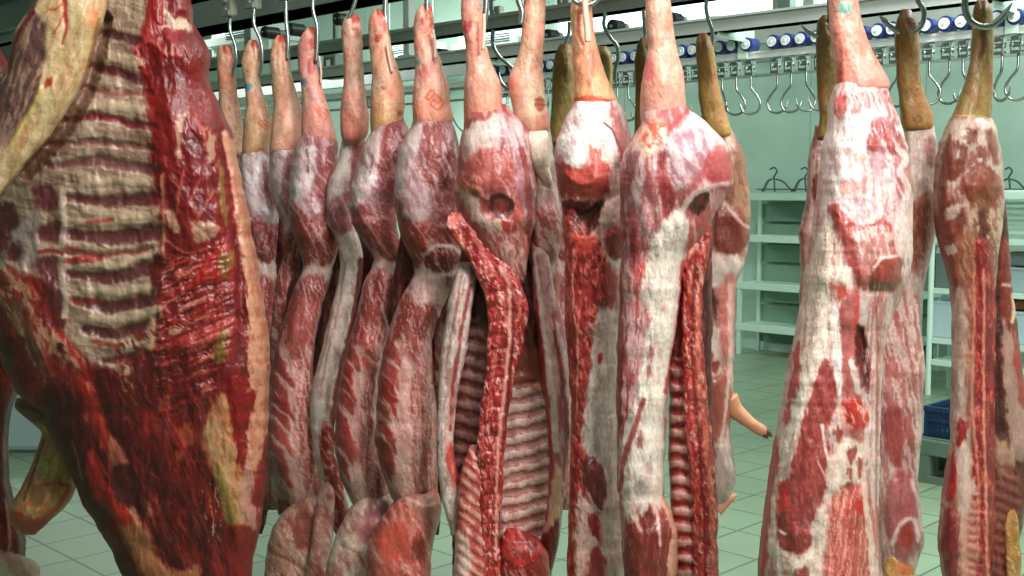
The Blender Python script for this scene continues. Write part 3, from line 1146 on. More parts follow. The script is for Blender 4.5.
    ls = np.concatenate([np.arange(nf) * 4, [nf * 4, nf * 4 + M]])
    me.polygons.foreach_set('loop_start', ls.astype(np.int32))
    me.update(calc_edges=True)
    me.validate()
    me.polygons.foreach_set('use_smooth', np.ones(len(me.polygons), dtype=bool))
    at = me.color_attributes.new('tissue', 'FLOAT_COLOR', 'POINT')
    rgb = lin(np.clip(ringc.reshape(-1, 3), 0, 255))
    at.data.foreach_set('color', np.concatenate([rgb, np.ones((nv, 1))], 1).astype(np.float32).ravel())
    return put(name, me, mat_ or M_MEAT, parent)


# tissue colours (the flesh itself)
WH = (232, 214, 208)      # white fat
CRM = (222, 192, 168)     # cream fat
PNK = (214, 150, 140)     # pink fat / skinless
MEM = (196, 168, 164)     # grey-pink membrane
RD = (152, 58, 56)        # muscle
DR = (112, 36, 38)        # dark muscle
BR = (188, 48, 46)        # fresh cut red
BRT = (205, 80, 66)
PR = (140, 78, 88)        # purplish veiled muscle
BLK = (48, 20, 20)
SK = (226, 178, 152)      # pink skin
SKY = (172, 138, 70)      # yellow scalded skin


def pork(px, Y, label, name='pork_carcass'):
    return empty(name, P(px, 120, Y), label, 'pork carcass', 'pork hanging in rows on the rails')


def shank(parent, Y, outline, seed, tone=SK, low=None, marks=None, toe=True, T=0.045, redtop=1.0, cut=None):
    """skin-on lower leg with the cut end at the top"""
    y0, y1 = outline[0][0], outline[-1][0]

    def paint(t):
        tc = np.minimum(np.array(tone, float) * (1.02, 1.0, 0.99), 240)
        t.base(tc)
        t.marble(tc * (1.04, 0.80, 0.78), 80, 7, 16, 0.52, 0.12, 0.65)
        t.marble(tc * (0.84, 0.76, 0.72), 90, 3, 9, 0.60, 0.06, 0.5)
        t.marble(tc * (0.74, 0.62, 0.56), 60, 1.6, 5, 0.68, 0.03, 0.5)
        if low is not None:
            m = sstep(y1 - (y1 - y0) * 0.45, y1 - 4, t.y + t.wy * 14)
            t._mix(low, m * 0.85)
        cx = (outline[0][1] + outline[0][2]) / 2
        if toe:
            t.poly([(cx - 1, y0 - 4), (cx + 5, y0 - 3), (cx + 7, y0 + 6), (cx + 3, y0 + 9), (cx - 1, y0 + 5), (cx - 3, y0 + 1)], (190, 66, 60), 1.6, 0.85 * redtop, 0, 9, 6)
            t.poly([(cx + 1, y0 + 1), (cx + 4, y0), (cx + 4, y0 + 6)], (226, 150, 130), 1.2, 0.7 * redtop)
            t.poly([(cx + 3, y0 + 15), (cx + 7, y0 + 12), (cx + 8, y0 + 20), (cx + 4, y0 + 23)], (176, 66, 56), 1.6, 0.6 * redtop, -0.002)
            t.line([(cx - 1, y0 + 1), (cx, y0 + 8), (cx + 1, y0 + 16)], 0.8, (120, 60, 48), 0.6, -0.004)
        if marks:
            for mk in marks:
                if mk[0] == 'blue':
                    t.poly([(mk[1] - 3, mk[2] - 3), (mk[1] + 3, mk[2] - 3), (mk[1] + 3, mk[2] + 2), (mk[1], mk[2] + 4), (mk[1] - 3, mk[2] + 2)], mk[3] if len(mk) > 3 else (70, 150, 176), 0.6, 0.85, warp=2)
                elif mk[0] == 'stamp':
                    _, x, y, sc_, a, col = mk
                    ca, sa = math.cos(a), math.sin(a)
                    for (ax, ay, bx_, by_) in ((-6, -4, -6, 3), (-6, 3, -3, 3), (-3, 3, -3, -4), (0, -4, 4, -4), (4, -4, 4, 0), (4, 0, 0, 0), (0, 0, 0, 4), (0, 4, 5, 4), (7, -4, 7, 4)):
                        t.line([(x + (ax * ca - ay * sa) * sc_, y + (ax * sa + ay * ca) * sc_), (x + (bx_ * ca - by_ * sa) * sc_, y + (bx_ * sa + by_ * ca) * sc_)], 0.75 * sc_, col, 0.85, warp=0.5, soft=0.6)
                elif mk[0] == 'disc':
                    _, x, y, rx, ry, col = mk
                    ring = [(x + rx * math.cos(a), y + ry * math.sin(a)) for a in np.linspace(0, 2 * math.pi, 9)[:-1]]
                    t.poly(ring, col, 0.8, 0.85, warp=1.5)
                elif mk[0] == 'p':
                    t.poly(mk[1], mk[2], *mk[3:])
                elif mk[0] == 'l':
                    t.line(mk[1], mk[2], mk[3], *mk[4:])
        if cut:
            t.line(cut, 2.2, (214, 96, 84), 0.7, 0.001)
    return slab('shank', Y, outline, paint, parent, M_SKIN, T=T, seed=seed, res=1.6, pw=2.0, jit=0.5, tail=8, tail2=4, film=0)


def tendon(parent, Y, pts, w=0.0035):
    """pale cord drawn out of the leg by the hook"""
    bm = bmesh.new()
    tube(bm, [P(x, y, Y) for x, y in pts], w, 8)
    o = finish('tendon', bm, M_TENDON, parent, smooth=True)
    return o


M_TENDON = mat('tendon', (226, 186, 168), 0.4, 0, 0.12, 60)


def flank_paint(a):
    """outer side of a pork half seen from its back edge; a gives the anchor rows"""
    hb, lo, bt = a['ham'], a['loin'], a['bot']       # rows: bottom of ham, loin, bottom

    def xu(y, u):
        xl = np.interp(y, [r[0] for r in a['o']], [r[1] for r in a['o']])
        xr = np.interp(y, [r[0] for r in a['o']], [r[2] for r in a['o']])
        return (xl + (xr - xl) * u, y)

    def paint(t):
        y0 = a['o'][0][0]
        t.base((164, 84, 80))
        t.marble((212, 170, 166), 80, 5, 26, 0.55, 0.07, 0.6)
        t.marble((128, 52, 54), 80, 4, 22, 0.60, 0.06, 0.55)
        hh = hb - y0
        # white membrane over the upper part of the ham
        t.poly([xu(y0 + 4, 0.02), xu(y0 + 4, 0.5), xu(y0 + hh * .25, .46), xu(y0 + hh * .55, .62), xu(y0 + hh * .66, .7), xu(y0 + hh * .72, .4), xu(y0 + hh * .58, -.05), xu(y0 + hh * .3, -.08)],
               (206, 184, 184), 4, 0.75, 0.004, 12, 8)
        t.marble((142, 84, 92), 68, 3.5, 18, 0.50, 0.09, 0.75, [xu(y0 + 4, 0.0), xu(y0 + 4, .55), xu(y0 + hh * .7, .7), xu(y0 + hh * .6, 0)])
        # purple-red outer muscle at the right
        t.poly([xu(y0 + 3, 0.62), xu(y0 + 5, 1.05), xu(y0 + hh * .62, 1.08), xu(y0 + hh * .6, .78), xu(y0 + hh * .25, .5)], (158, 82, 88), 2, 0.85, 0.005, 10)
        t.marble((206, 170, 170), 75, 2.5, 16, 0.60, 0.05, 0.7, [xu(y0 + 3, 0.55), xu(y0 + 3, 1.05), xu(y0 + hh * .6, 1.0), xu(y0 + hh * .6, .75)])
        # red lower ham
        t.poly([xu(y0 + hh * .50, -.05), xu(y0 + hh * .62, .25), xu(y0 + hh * .70, .55), xu(y0 + hh * .64, 1.0), xu(y0 + hh * .9, 1.02), xu(hb, .7), xu(hb - 3, .35), xu(y0 + hh * .85, .12)],
               (150, 60, 58), 1.5, 0.9, 0.010, 14)
        t.poly([xu(y0 + hh * .66, .45), xu(y0 + hh * .64, .95), xu(y0 + hh * .88, .9), xu(hb - 4, .6)], (166, 88, 86), 3, 0.6)
        t.line([xu(y0 + hh * .52, -.02), xu(y0 + hh * .74, .3), xu(y0 + hh * .98, .55)], 1.0, (214, 160, 150), 0.7)
        # white seam below the ham
        t.poly([xu(hb - 2, .25), xu(hb + 2, .7), xu(hb - 8, 1.05), xu(hb + 12, 1.05), xu(hb + 20, .5), xu(hb + 14, .05)], (216, 190, 180), 2.5, 0.85, 0.002)
        # dark lean flank
        t.poly([xu(hb + 16, .1), xu(hb + 18, .8), xu(lo, .92), xu(lo + 10, .5), xu(lo, .02)], (148, 62, 62), 3, 0.85, 0.005, 14)
        t.marble((206, 160, 152), 95, 2.2, 30, 0.60, 0.05, 0.6, [xu(hb + 10, 0), xu(hb + 10, 1), xu(lo, 1), xu(lo, 0)])
        # ragged fat with muscle fingers down the left edge
        t.poly([xu(lo - 6, .3), xu(lo + 2, .95), xu(lo + (bt - lo) * .4, .62), xu(lo + (bt - lo) * .8, .62), xu(bt - 6, .5), xu(bt - 10, .1), xu(lo + (bt - lo) * .5, .02), xu(lo + 10, .1)],
               (210, 172, 160), 3, 0.6)
        p0, p1 = xu(lo - 4, .04), xu(bt - (bt - lo) * .28, .04)
        t.fingers(p0[0], p0[1], p1[0], p1[1], 8, 26, 60, 4.8, (150, 50, 48), 0.004)
        p0, p1 = xu(lo - 16, .45), xu(lo + 22, .75)
        t.fingers(p0[0], p0[1], p1[0], p1[1], 4, 20, 62, 3.8, (158, 70, 66), 0.003)
        # striated belly muscle at the right
        q = [xu(lo + (bt - lo) * .2, .62), xu(lo + (bt - lo) * .15, 1.0), xu(bt - 4, 1.0), xu(bt - 4, .6), xu(lo + (bt - lo) * .6, .55)]
        t.poly(q, (176, 96, 90), 3, 0.85, 0.005, 12)
        t.marble((216, 170, 158), 92, 1.6, 40, 0.54, 0.06, 0.75, q)
        t.marble((140, 58, 56), 92, 1.8, 30, 0.62, 0.05, 0.6, q)
        for fx in a.get('extra', ()):
            getattr(t, fx[0])(*fx[1:])
        # silverskin veils and muscle showing through, crossing the whole ham
        H = [xu(y0 + 4, -.1), xu(y0 + 4, 1.1), xu(y0 + hh * .95, 1.1), xu(y0 + hh * .95, -.1)]
        Hw = [xu(y0 + 4, -.1), xu(y0 + 4, .6), xu(y0 + hh * .68, .8), xu(y0 + hh * .6, -.1)]
        t.marble((150, 84, 90), 62, 4, 24, 0.58, 0.08, 0.5, Hw)
        t.marble((168, 128, 138), 100, 3, 16, 0.63, 0.06, 0.4, Hw)
        t.marble((226, 200, 196), 60, 1.6, 26, 0.67, 0.04, 0.5, H)
        t.marble((214, 184, 182), 115, 1.6, 18, 0.69, 0.03, 0.4, H)
        L2 = [xu(hb, -.1), xu(hb, 1.1), xu(bt, 1.1), xu(bt, -.1)]
        t.marble((228, 200, 190), 76, 1.6, 26, 0.67, 0.035, 0.6, L2)
        t.marble((228, 200, 190), 52, 1.5, 16, 0.70, 0.03, 0.5, L2)
    return paint


def foreleg_paint(cols, extra=()):
    def paint(t):
        t.base(cols[0])
        t.marble(cols[1], 60, 7, 18, 0.50, 0.1, 0.75)
        t.marble(cols[2], 70, 4, 14, 0.58, 0.06, 0.6)
        t.marble((226, 200, 186), 65, 2, 18, 0.66, 0.04, 0.6)
        for fx in extra:
            getattr(t, fx[0])(*fx[1:])
    return paint


# ---------------- A leftmost, mostly hidden
e = pork(226, YA, 'leftmost pork side, only its plain pale leg showing beside the beef')
shank(e, YA, [(45, 221, 229), (49, 217, 233), (60, 216, 235), (78, 218, 236), (95, 219, 237), (112, 220, 241), (130, 220, 243), (158, 222, 244)], 11)
slab('body', YA + 0.03, [(140, 220, 242), (170, 216, 248), (230, 214, 252), (280, 218, 250), (330, 216, 252), (420, 216, 256), (500, 220, 252), (520, 226, 246)],
     flank_paint(dict(o=[(140, 220, 242), (230, 214, 252), (520, 222, 250)], ham=240, loin=300, bot=500)), e, T=0.07, seed=12)

# ---------------- B
e = eB = pork(256, YB, 'second pork side from the left, blue mark and orange stamp on its leg')
oB = [(140, 246, 266), (158, 240, 272), (185, 238, 276), (215, 240, 280), (235, 246, 278), (262, 252, 276), (290, 250, 276), (340, 248, 280), (420, 246, 284), (480, 252, 284), (510, 256, 280)]
slab('body', YB, oB, flank_paint(dict(o=oB, ham=262, loin=320, bot=500, extra=(
    ('poly', [(238, 156), (272, 156), (276, 190), (282, 218), (262, 222), (248, 222), (238, 200)], (216, 206, 206), 2, 0.9, 0.006),
    ('marble', (150, 120, 128), 68, 3, 16, 0.58, 0.07, 0.6, [(238, 156), (272, 156), (280, 218), (248, 222)]),
    ('line', [(266, 165), (266, 185), (274, 205), (284, 220)], 3.0, (140, 72, 80), 0.8, -0.004),
    ('poly', [(248, 222), (276, 226), (278, 246), (270, 262), (258, 256)], (150, 62, 64), 1.5, 0.9, 0.006)))), e, T=0.08, seed=22)
shank(e, YB - 0.02, [(40, 250, 256), (45, 245, 259), (60, 241, 260), (76, 243, 259), (90, 245, 262), (104, 246, 267), (118, 244, 271), (135, 243, 272), (150, 242, 266), (158, 244, 252)], 21,
      tone=(222, 182, 150), low=(206, 160, 118), marks=(('blue', 249, 87), ('stamp', 264, 124, 0.85, 0.5, (196, 84, 40)), ('p', [(250, 93), (258, 92), (257, 99), (251, 98)], (206, 120, 112), 1, 0.6)))

# ---------------- C
e = pork(286, YC, 'third pork side from the left, plain pinkish leg without a stamp')
oC = [(135, 276, 298), (150, 270, 302), (175, 268, 304), (205, 274, 306), (225, 284, 306), (250, 284, 300), (275, 278, 298), (310, 272, 296), (360, 268, 292), (430, 266, 296), (490, 272, 300), (515, 278, 296)]
slab('body', YC + 0.01, oC, flank_paint(dict(o=oC, ham=215, loin=300, bot=500, extra=(
    ('poly', [(270, 148), (300, 148), (302, 175), (288, 215), (276, 205), (269, 175)], (206, 186, 190), 3, 0.85, 0.006),
    ('line', [(292, 152), (286, 175), (284, 200), (290, 214)], 4, (150, 88, 98), 0.8, 0.002),
    ('poly', [(274, 244), (280, 240), (276, 290), (268, 320), (262, 320)], (176, 96, 92), 1.5, 0.8, 0.002)))), e, T=0.08, seed=32)
shank(e, YC - 0.02, [(35, 279, 286), (40, 273, 288), (56, 270, 290), (72, 271, 291), (90, 272, 296), (104, 274, 300), (125, 272, 302), (142, 270, 301), (152, 269, 296), (156, 270, 280)], 31,
      tone=(226, 184, 158), low=(224, 160, 138))

# ---------------- D
e = eD = pork(315, YD, 'fourth pork side from the left, blotchy pink leg with a square orange stamp')
oD = [(124, 306, 330), (134, 303, 334), (145, 296, 338), (165, 290, 337), (200, 288, 338), (215, 288, 340), (235, 292, 341), (252, 300, 338), (265, 304, 334), (282, 297, 330), (305, 288, 322), (345, 276, 314), (380, 269, 313), (420, 266, 315), (450, 268, 319), (480, 279, 323), (505, 290, 324), (520, 300, 318)]
slab('body', YD, oD, flank_paint(dict(o=oD, ham=264, loin=350, bot=515, extra=(
    ('poly', [(300, 150), (316, 148), (314, 178), (306, 196), (294, 202), (290, 185)], (226, 214, 210), 2, 0.8, 0.003),
    ('line', [(307, 150), (309, 158), (308, 172)], 0.9, (60, 30, 34), 0.9),
    ('poly', [(300, 300), (312, 306), (315, 330), (306, 345), (292, 342)], (176, 92, 88), 2, 0.8, 0.006)))), e, T=0.10, seed=42, film=0.4)
shank(e, YD - 0.02, [(27, 309, 315), (32, 303, 317), (45, 298, 318), (65, 298, 317), (82, 300, 321), (96, 302, 325), (112, 302, 330), (130, 301, 335), (142, 302, 338), (149, 304, 322)], 41,
      tone=(224, 168, 156), low=(222, 148, 132), marks=(('stamp', 322, 112, 1.0, 0.6, (206, 92, 44)), ('blue', 303, 82, (96, 128, 150)),
      ('p', [(299, 44), (304, 40), (305, 66), (300, 74)], (206, 120, 122), 2, 0.7), ('p', [(309, 60), (316, 58), (314, 72), (309, 74)], (176, 70, 70), 1.5, 0.7),
      ('p', [(309, 38), (315, 36), (316, 46), (310, 48)], (170, 52, 48), 1.2, 0.8)))
tendon(e, YD - 0.05, [(319, 56), (321, 70), (321, 84)])
oDf = [(488, 322, 328), (498, 300, 332), (512, 282, 334), (528, 272, 332), (545, 267, 326), (560, 266, 318), (576, 264, 312), (600, 266, 304), (618, 272, 296)]
slab('foreleg', YD - 0.03, oDf, foreleg_paint(((176, 128, 108), (150, 84, 74), (206, 168, 146)), (
    ('poly', [(290, 520), (312, 512), (318, 540), (300, 548)], (132, 66, 58), 4, 0.7, -0.004), ('line', [(270, 552), (290, 560), (306, 570)], 1.2, (120, 70, 58), 0.6, -0.003),)), e, T=0.09, seed=43)

# ---------------- E  (behind D and F: white fat strip with dark cut edge)
e = pork(354, YE + 0.06, 'fifth pork side from the left, bright red cut tip, narrow white belly strip')
oE = [(120, 344, 366), (142, 342, 365), (160, 338, 363), (178, 329, 362), (200, 327, 355), (225, 328, 354), (245, 338, 362), (262, 340, 364), (285, 337, 362), (300, 333, 358), (330, 326, 352), (350, 321, 348), (380, 314, 342), (405, 310, 338), (430, 311, 334), (455, 314, 334), (480, 319, 342), (505, 325, 348), (530, 334, 353), (545, 342, 352)]


def pE(t):
    t.base((222, 200, 190))
    t.marble((176, 110, 104), 78, 3, 26, 0.60, 0.06, 0.5)
    t.poly([(340, 140), (360, 140), (350, 170), (340, 200), (328, 210), (330, 180)], (224, 208, 200), 2.5, 0.9, 0.004)
    t.poly([(352, 150), (366, 145), (362, 190), (352, 200)], (158, 72, 74), 2, 0.8, 0.004)
    t.poly([(326, 205), (352, 190), (356, 225), (345, 236), (330, 225)], (146, 76, 84), 2.5, 0.85, 0.01)
    t.marble((206, 170, 170), 70, 2.5, 14, 0.58, 0.05, 0.6, [(326, 185), (352, 185), (356, 230), (330, 225)])
    t.line([(348, 238), (344, 290), (332, 330), (322, 380), (318, 430), (328, 480)], (5, 7, 7, 6, 5), (218, 202, 192), 0.85, 0.003)
    t.line([(362, 262), (358, 300), (350, 340), (340, 380), (334, 420), (332, 440)], (4, 4, 4, 4), (120, 30, 34), 0.95, -0.004)
    t.line([(346, 262), (338, 310), (326, 360), (320, 400)], 0.8, (170, 80, 78), 0.7)
    t.line([(333, 306), (326, 345), (318, 372)], 0.9, (150, 70, 66), 0.6)
    t.poly([(320, 432), (332, 430), (346, 500), (352, 540), (338, 530), (326, 490)], (150, 38, 36), 2, 0.9, 0.004)
    t.marble((220, 150, 136), 60, 3, 8, 0.58, 0.05, 0.8, [(318, 428), (334, 430), (352, 540), (334, 530)])
    t.line([(313, 430), (318, 460), (328, 496), (336, 520)], 2.0, (206, 180, 168), 0.8)


slab('body', YE + 0.05, oE, pE, e, T=0.09, seed=52)
shank(e, YE, [(14, 348, 356), (19, 343, 361), (30, 341, 362), (48, 342, 363), (64, 344, 363), (80, 344, 364), (95, 342, 366), (115, 340, 369), (132, 340, 369), (141, 342, 364), (145, 346, 356)], 51,
      tone=(222, 176, 158), low=(214, 122, 106), T=0.05)
oEf = [(480, 322, 332), (495, 318, 336), (520, 313, 334), (545, 311, 332), (570, 309, 328), (600, 310, 326), (618, 314, 322)]
slab('foreleg', YE + 0.02, oEf, foreleg_paint(((204, 150, 138), (170, 86, 78), (222, 190, 176))), e, T=0.06, seed=53)

# ---------------- F
e = eF = pork(382, YF, 'sixth pork side from the left, yellowish hock with a small brown stamp')
oF = [(110, 378, 402), (120, 375, 404), (132, 372, 411), (150, 361, 409), (170, 355, 404), (190, 350, 402), (208, 349, 396), (225, 352, 396), (245, 366, 402), (258, 374, 406), (268, 372, 404), (285, 362, 398), (315, 357, 392), (350, 346, 386), (380, 340, 380), (410, 336, 377), (450, 334, 378), (480, 341, 388), (505, 352, 392), (520, 362, 386)]
slab('body', YF - 0.03, oF, flank_paint(dict(o=oF, ham=260, loin=348, bot=515, extra=(
    ('poly', [(372, 130), (382, 128), (384, 160), (376, 185), (362, 205), (352, 205), (352, 185), (362, 165)], (224, 208, 204), 2.5, 0.85, 0.004),
    ('line', [(373, 154), (372, 164), (370, 174)], 0.9, (60, 30, 34), 0.9),
    ('poly', [(384, 128), (406, 128), (408, 155), (396, 182), (384, 190), (378, 172)], (152, 66, 72), 2, 0.85, 0.006),
    ('marble', (216, 184, 184), 72, 2.4, 14, 0.62, 0.05, 0.7, [(384, 128), (406, 128), (408, 155), (390, 190)])))), e, T=0.10, seed=62, film=0.4)
slab('belly_flap', YF + 0.02, [(262, 384, 398), (280, 378, 396), (300, 376, 392), (330, 375, 388), (345, 378, 386)],
     foreleg_paint(((176, 64, 60), (150, 44, 42), (222, 176, 160))), e, T=0.03, seed=63)
shank(e, YF - 0.042, [(9, 375, 382), (15, 370, 386), (26, 368, 389), (45, 369, 391), (62, 371, 396), (78, 372, 402), (90, 371, 404), (105, 370, 405), (122, 370, 403), (134, 371, 392), (140, 372, 380)], 61,
      tone=(228, 186, 158), low=(200, 150, 96), T=0.05, marks=(('disc', 400, 113, 2.8, 2.8, (160, 80, 50)), ('p', [(374, 35), (381, 35), (380, 42), (375, 42)], (170, 56, 60), 1.2, 0.8),
      ('disc', 382, 88, 2, 2.4, (190, 100, 90)), ('p', [(372, 18), (382, 14), (384, 30), (377, 34)], (220, 120, 110), 2, 0.6)))
tendon(e, YF - 0.09, [(387, 44), (389, 58), (392, 72)], 0.004)
oFf = [(486, 372, 380), (496, 360, 392), (510, 348, 396), (525, 340, 396), (542, 333, 390), (560, 328, 384), (576, 324, 376), (600, 322, 364), (618, 330, 352)]
slab('foreleg', YF - 0.05, oFf, foreleg_paint(((206, 176, 160), (166, 102, 94), (224, 206, 194)), (
    ('poly', [(370, 500), (390, 505), (384, 535), (362, 540)], (156, 84, 86), 3, 0.7, 0.002), ('line', [(342, 545), (356, 552), (364, 566)], 1.2, (150, 84, 74), 0.7, -0.003),)), e, T=0.09, seed=64)

# ---------------- G
e = eG = pork(430, YG, 'seventh pork side from the left, pink leg with a bold orange numbered stamp')
oG = [(108, 418, 448), (118, 414, 451), (128, 410, 455), (150, 398, 461), (168, 396, 462), (182, 394, 461), (205, 394, 460), (222, 397, 459), (245, 404, 461), (262, 412, 463), (275, 414, 464), (300, 400, 446), (325, 390, 436), (350, 384, 431), (380, 379, 433), (405, 377, 437), (440, 375, 439), (470, 381, 439), (495, 390, 438), (515, 400, 434)]
slab('body', YG - 0.03, oG, flank_paint(dict(o=oG, ham=268, loin=345, bot=512, extra=(
    ('poly', [(424, 126), (448, 128), (458, 150), (458, 180), (440, 188), (424, 180), (418, 150)], (156, 74, 74), 3, 0.8, 0.008),
    ('marble', (226, 200, 198), 75, 3, 12, 0.60, 0.05, 0.75, [(420, 126), (450, 128), (458, 180), (424, 182)]),
    ('poly', [(412, 128), (422, 126), (418, 155), (410, 175), (398, 182), (398, 160)], (224, 206, 202), 2, 0.85, 0.003),
    ('poly', [(396, 182), (420, 182), (430, 205), (424, 220), (410, 222), (400, 210)], (204, 184, 186), 3, 0.8, 0.003),
    ('poly', [(427, 250), (440, 245), (456, 248), (462, 258), (450, 270), (432, 272), (425, 262)], (140, 44, 46), 1.5, 0.95, 0.010),
    ('line', [(424, 256), (436, 246), (452, 246), (462, 254)], 1.8, (220, 196, 190), 0.9, 0.003),
    ('poly', [(412, 272), (424, 270), (450, 274), (466, 262), (462, 296), (440, 305), (414, 300)], (206, 178, 170), 3, 0.75, 0.002),
    ('poly', [(446, 278), (458, 280), (456, 294), (448, 292)], (140, 60, 48), 2, 0.8)))), e, T=0.11, seed=72, film=0.4)
slab('belly_flap', YG + 0.01, [(262, 444, 462), (285, 430, 460), (310, 428, 456), (340, 428, 450), (365, 430, 446), (385, 432, 442)],
     foreleg_paint(((178, 140, 142), (150, 72, 74), (212, 186, 184)), (('line', [(428, 300), (430, 330), (436, 370)], 1.6, (150, 36, 38), 0.9),)), e, T=0.03, seed=73)
shank(e, YG - 0.042, [(4, 422, 430), (10, 416, 433), (25, 413, 434), (45, 414, 436), (60, 415, 441), (75, 415, 446), (88, 413, 449), (105, 412, 450), (120, 413, 454), (130, 414, 450), (136, 416, 430)], 71,
      tone=(230, 176, 158), low=(222, 138, 112), T=0.055, marks=(('stamp', 434, 100, 1.35, 0.75, (212, 84, 34)), ('blue', 417, 62, (110, 150, 160)),
      ('p', [(420, 18), (424, 18), (423, 26), (420, 26)], (176, 60, 60), 1.2, 0.7), ('p', [(420, 70), (430, 64), (428, 78), (420, 80)], (214, 110, 104), 2, 0.6)))
tendon(e, YG - 0.09, [(433, 30), (435, 44), (435, 58)], 0.0045)
oGf = [(482, 424, 436), (494, 404, 438), (506, 390, 441), (522, 378, 440), (540, 368, 434), (560, 364, 432), (580, 366, 430), (605, 372, 424), (620, 382, 414)]
slab('foreleg', YG - 0.06, oGf, foreleg_paint(((190, 92, 80), (156, 54, 50), (214, 150, 130)), (
    ('poly', [(404, 500), (424, 490), (438, 500), (440, 530), (430, 545), (424, 525)], (170, 118, 106), 3, 0.8, 0.003),
    ('poly', [(380, 530), (400, 522), (412, 545), (396, 560), (378, 552)], (206, 84, 66), 4, 0.8), ('poly', [(412, 545), (424, 540), (426, 560), (416, 562)], (110, 40, 34), 3, 0.7, -0.003),
    ('line', [(406, 498), (424, 506), (438, 502)], 1.6, (214, 176, 164), 0.8),)), e, T=0.10, seed=74)

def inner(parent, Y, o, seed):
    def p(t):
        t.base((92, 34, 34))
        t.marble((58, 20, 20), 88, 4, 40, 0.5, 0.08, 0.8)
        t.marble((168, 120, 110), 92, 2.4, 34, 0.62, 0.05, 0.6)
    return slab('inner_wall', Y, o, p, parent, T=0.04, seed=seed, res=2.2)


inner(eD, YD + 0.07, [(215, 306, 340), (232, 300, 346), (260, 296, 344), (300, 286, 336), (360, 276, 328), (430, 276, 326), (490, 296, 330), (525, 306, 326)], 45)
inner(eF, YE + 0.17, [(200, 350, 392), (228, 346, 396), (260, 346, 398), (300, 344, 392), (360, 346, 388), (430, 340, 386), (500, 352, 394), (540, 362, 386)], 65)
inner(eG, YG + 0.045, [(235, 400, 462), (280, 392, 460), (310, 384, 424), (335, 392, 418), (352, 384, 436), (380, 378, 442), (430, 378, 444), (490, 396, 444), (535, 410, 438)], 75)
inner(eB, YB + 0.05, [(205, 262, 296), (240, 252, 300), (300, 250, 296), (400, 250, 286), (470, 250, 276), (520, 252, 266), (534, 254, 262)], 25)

# ---------------- H+I  whole pork, opened, two legs
YH = YK(500, K1)
e = pork(505, YH, 'whole split pork with two pale legs, open belly showing spine and rib cage')
# inside back wall of the cavity
oHb = [(205, 470, 540), (240, 462, 548), (300, 456, 556), (360, 454, 560), (440, 452, 560), (520, 452, 556), (580, 452, 552), (640, 456, 548)]


def pHb(t):
    t.base((104, 54, 48))
    t.marble((70, 30, 28), 80, 8, 30, 0.5, 0.1, 0.7)
    t.marble((150, 96, 78), 70, 4, 16, 0.58, 0.06, 0.5, [(455, 205), (545, 205), (548, 380), (455, 380)])
    t.ribs([(453, 340), (486, 335), (480, 450), (476, 600), (450, 600)], 15, 0.25, (160, 116, 106), (104, 46, 46), None, 0.9, 0.006, xc=465)
    t.ribs([(508, 372), (530, 374), (545, 395), (551, 470), (548, 600), (498, 600), (501, 480), (504, 400)], 15.2, -0.16, (236, 206, 192), (196, 146, 138), (192, 44, 44), 0.95, 0.008, 0.0015, 505, 0.36)
    t.poly([(506, 350), (536, 350), (544, 378), (528, 384), (508, 382)], (150, 84, 64), 4, 0.8, 0.004)
    t.marble((196, 80, 60), 50, 5, 9, 0.58, 0.06, 0.7, [(506, 350), (540, 350), (546, 388), (506, 388)])


slab('rib_cage', YH + 0.05, oHb, pHb, e, T=0.05, seed=82, res=1.6)
oHh = [(104, 470, 506), (114, 466, 514), (124, 464, 526), (135, 462, 530), (150, 459, 533), (170, 458, 535), (188, 454, 537), (205, 456, 536), (220, 460, 536), (240, 470, 531), (258, 482, 528), (275, 498, 526), (288, 508, 522), (296, 512, 518)]


def pHh(t):
    t.base((164, 84, 82))
    t.marble((214, 182, 180), 72, 5, 22, 0.55, 0.07, 0.6)
    t.poly([(464, 134), (480, 120), (505, 116), (500, 145), (482, 150), (470, 160)], (222, 204, 198), 2.5, 0.9, 0.003)
    t.poly([(459, 178), (468, 158), (486, 148), (510, 150), (516, 172), (506, 190), (490, 196), (468, 200)], (170, 84, 78), 3, 0.85, 0.018, 18)
    t.poly([(459, 182), (470, 176), (480, 192), (474, 202), (462, 198)], (140, 72, 48), 3, 0.8)
    t.marble((208, 140, 130), 62, 3, 14, 0.62, 0.05, 0.6, [(462, 150), (512, 150), (512, 192), (470, 198)])
    t.poly([(500, 120), (516, 118), (530, 140), (535, 180), (530, 215), (520, 200), (514, 165)], (204, 176, 178), 3, 0.8, 0.005)
    t.marble((150, 82, 90), 78, 2.6, 24, 0.50, 0.06, 0.7, [(500, 120), (528, 120), (536, 200), (518, 205)])
    t.line([(522, 150), (528, 180), (530, 215), (526, 240)], 3, (150, 48, 50), 0.8, -0.004)
    t.poly([(462, 190), (480, 200), (490, 214), (492, 232), (478, 224), (464, 206)], (206, 178, 172), 2.5, 0.85, 0.003)
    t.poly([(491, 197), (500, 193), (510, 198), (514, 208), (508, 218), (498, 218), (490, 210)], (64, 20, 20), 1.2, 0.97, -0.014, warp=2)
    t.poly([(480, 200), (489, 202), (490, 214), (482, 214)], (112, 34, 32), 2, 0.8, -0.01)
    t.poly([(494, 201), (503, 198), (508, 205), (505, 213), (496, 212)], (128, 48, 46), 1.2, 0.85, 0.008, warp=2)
    t.poly([(492, 221), (499, 220), (501, 228), (497, 232), (492, 229)], (226, 190, 170), 1, 0.95, 0.008)
    t.poly([(501, 218), (514, 216), (518, 228), (506, 234)], (186, 60, 56), 1.5, 0.9, 0.004)
    t.marble((226, 184, 170), 65, 3, 9, 0.54, 0.06, 0.7, [(494, 225), (528, 220), (530, 300), (500, 290)])
    t.line([(518, 205), (522, 235), (530, 262), (534, 300)], 2.4, (206, 90, 84), 0.85, 0.004)


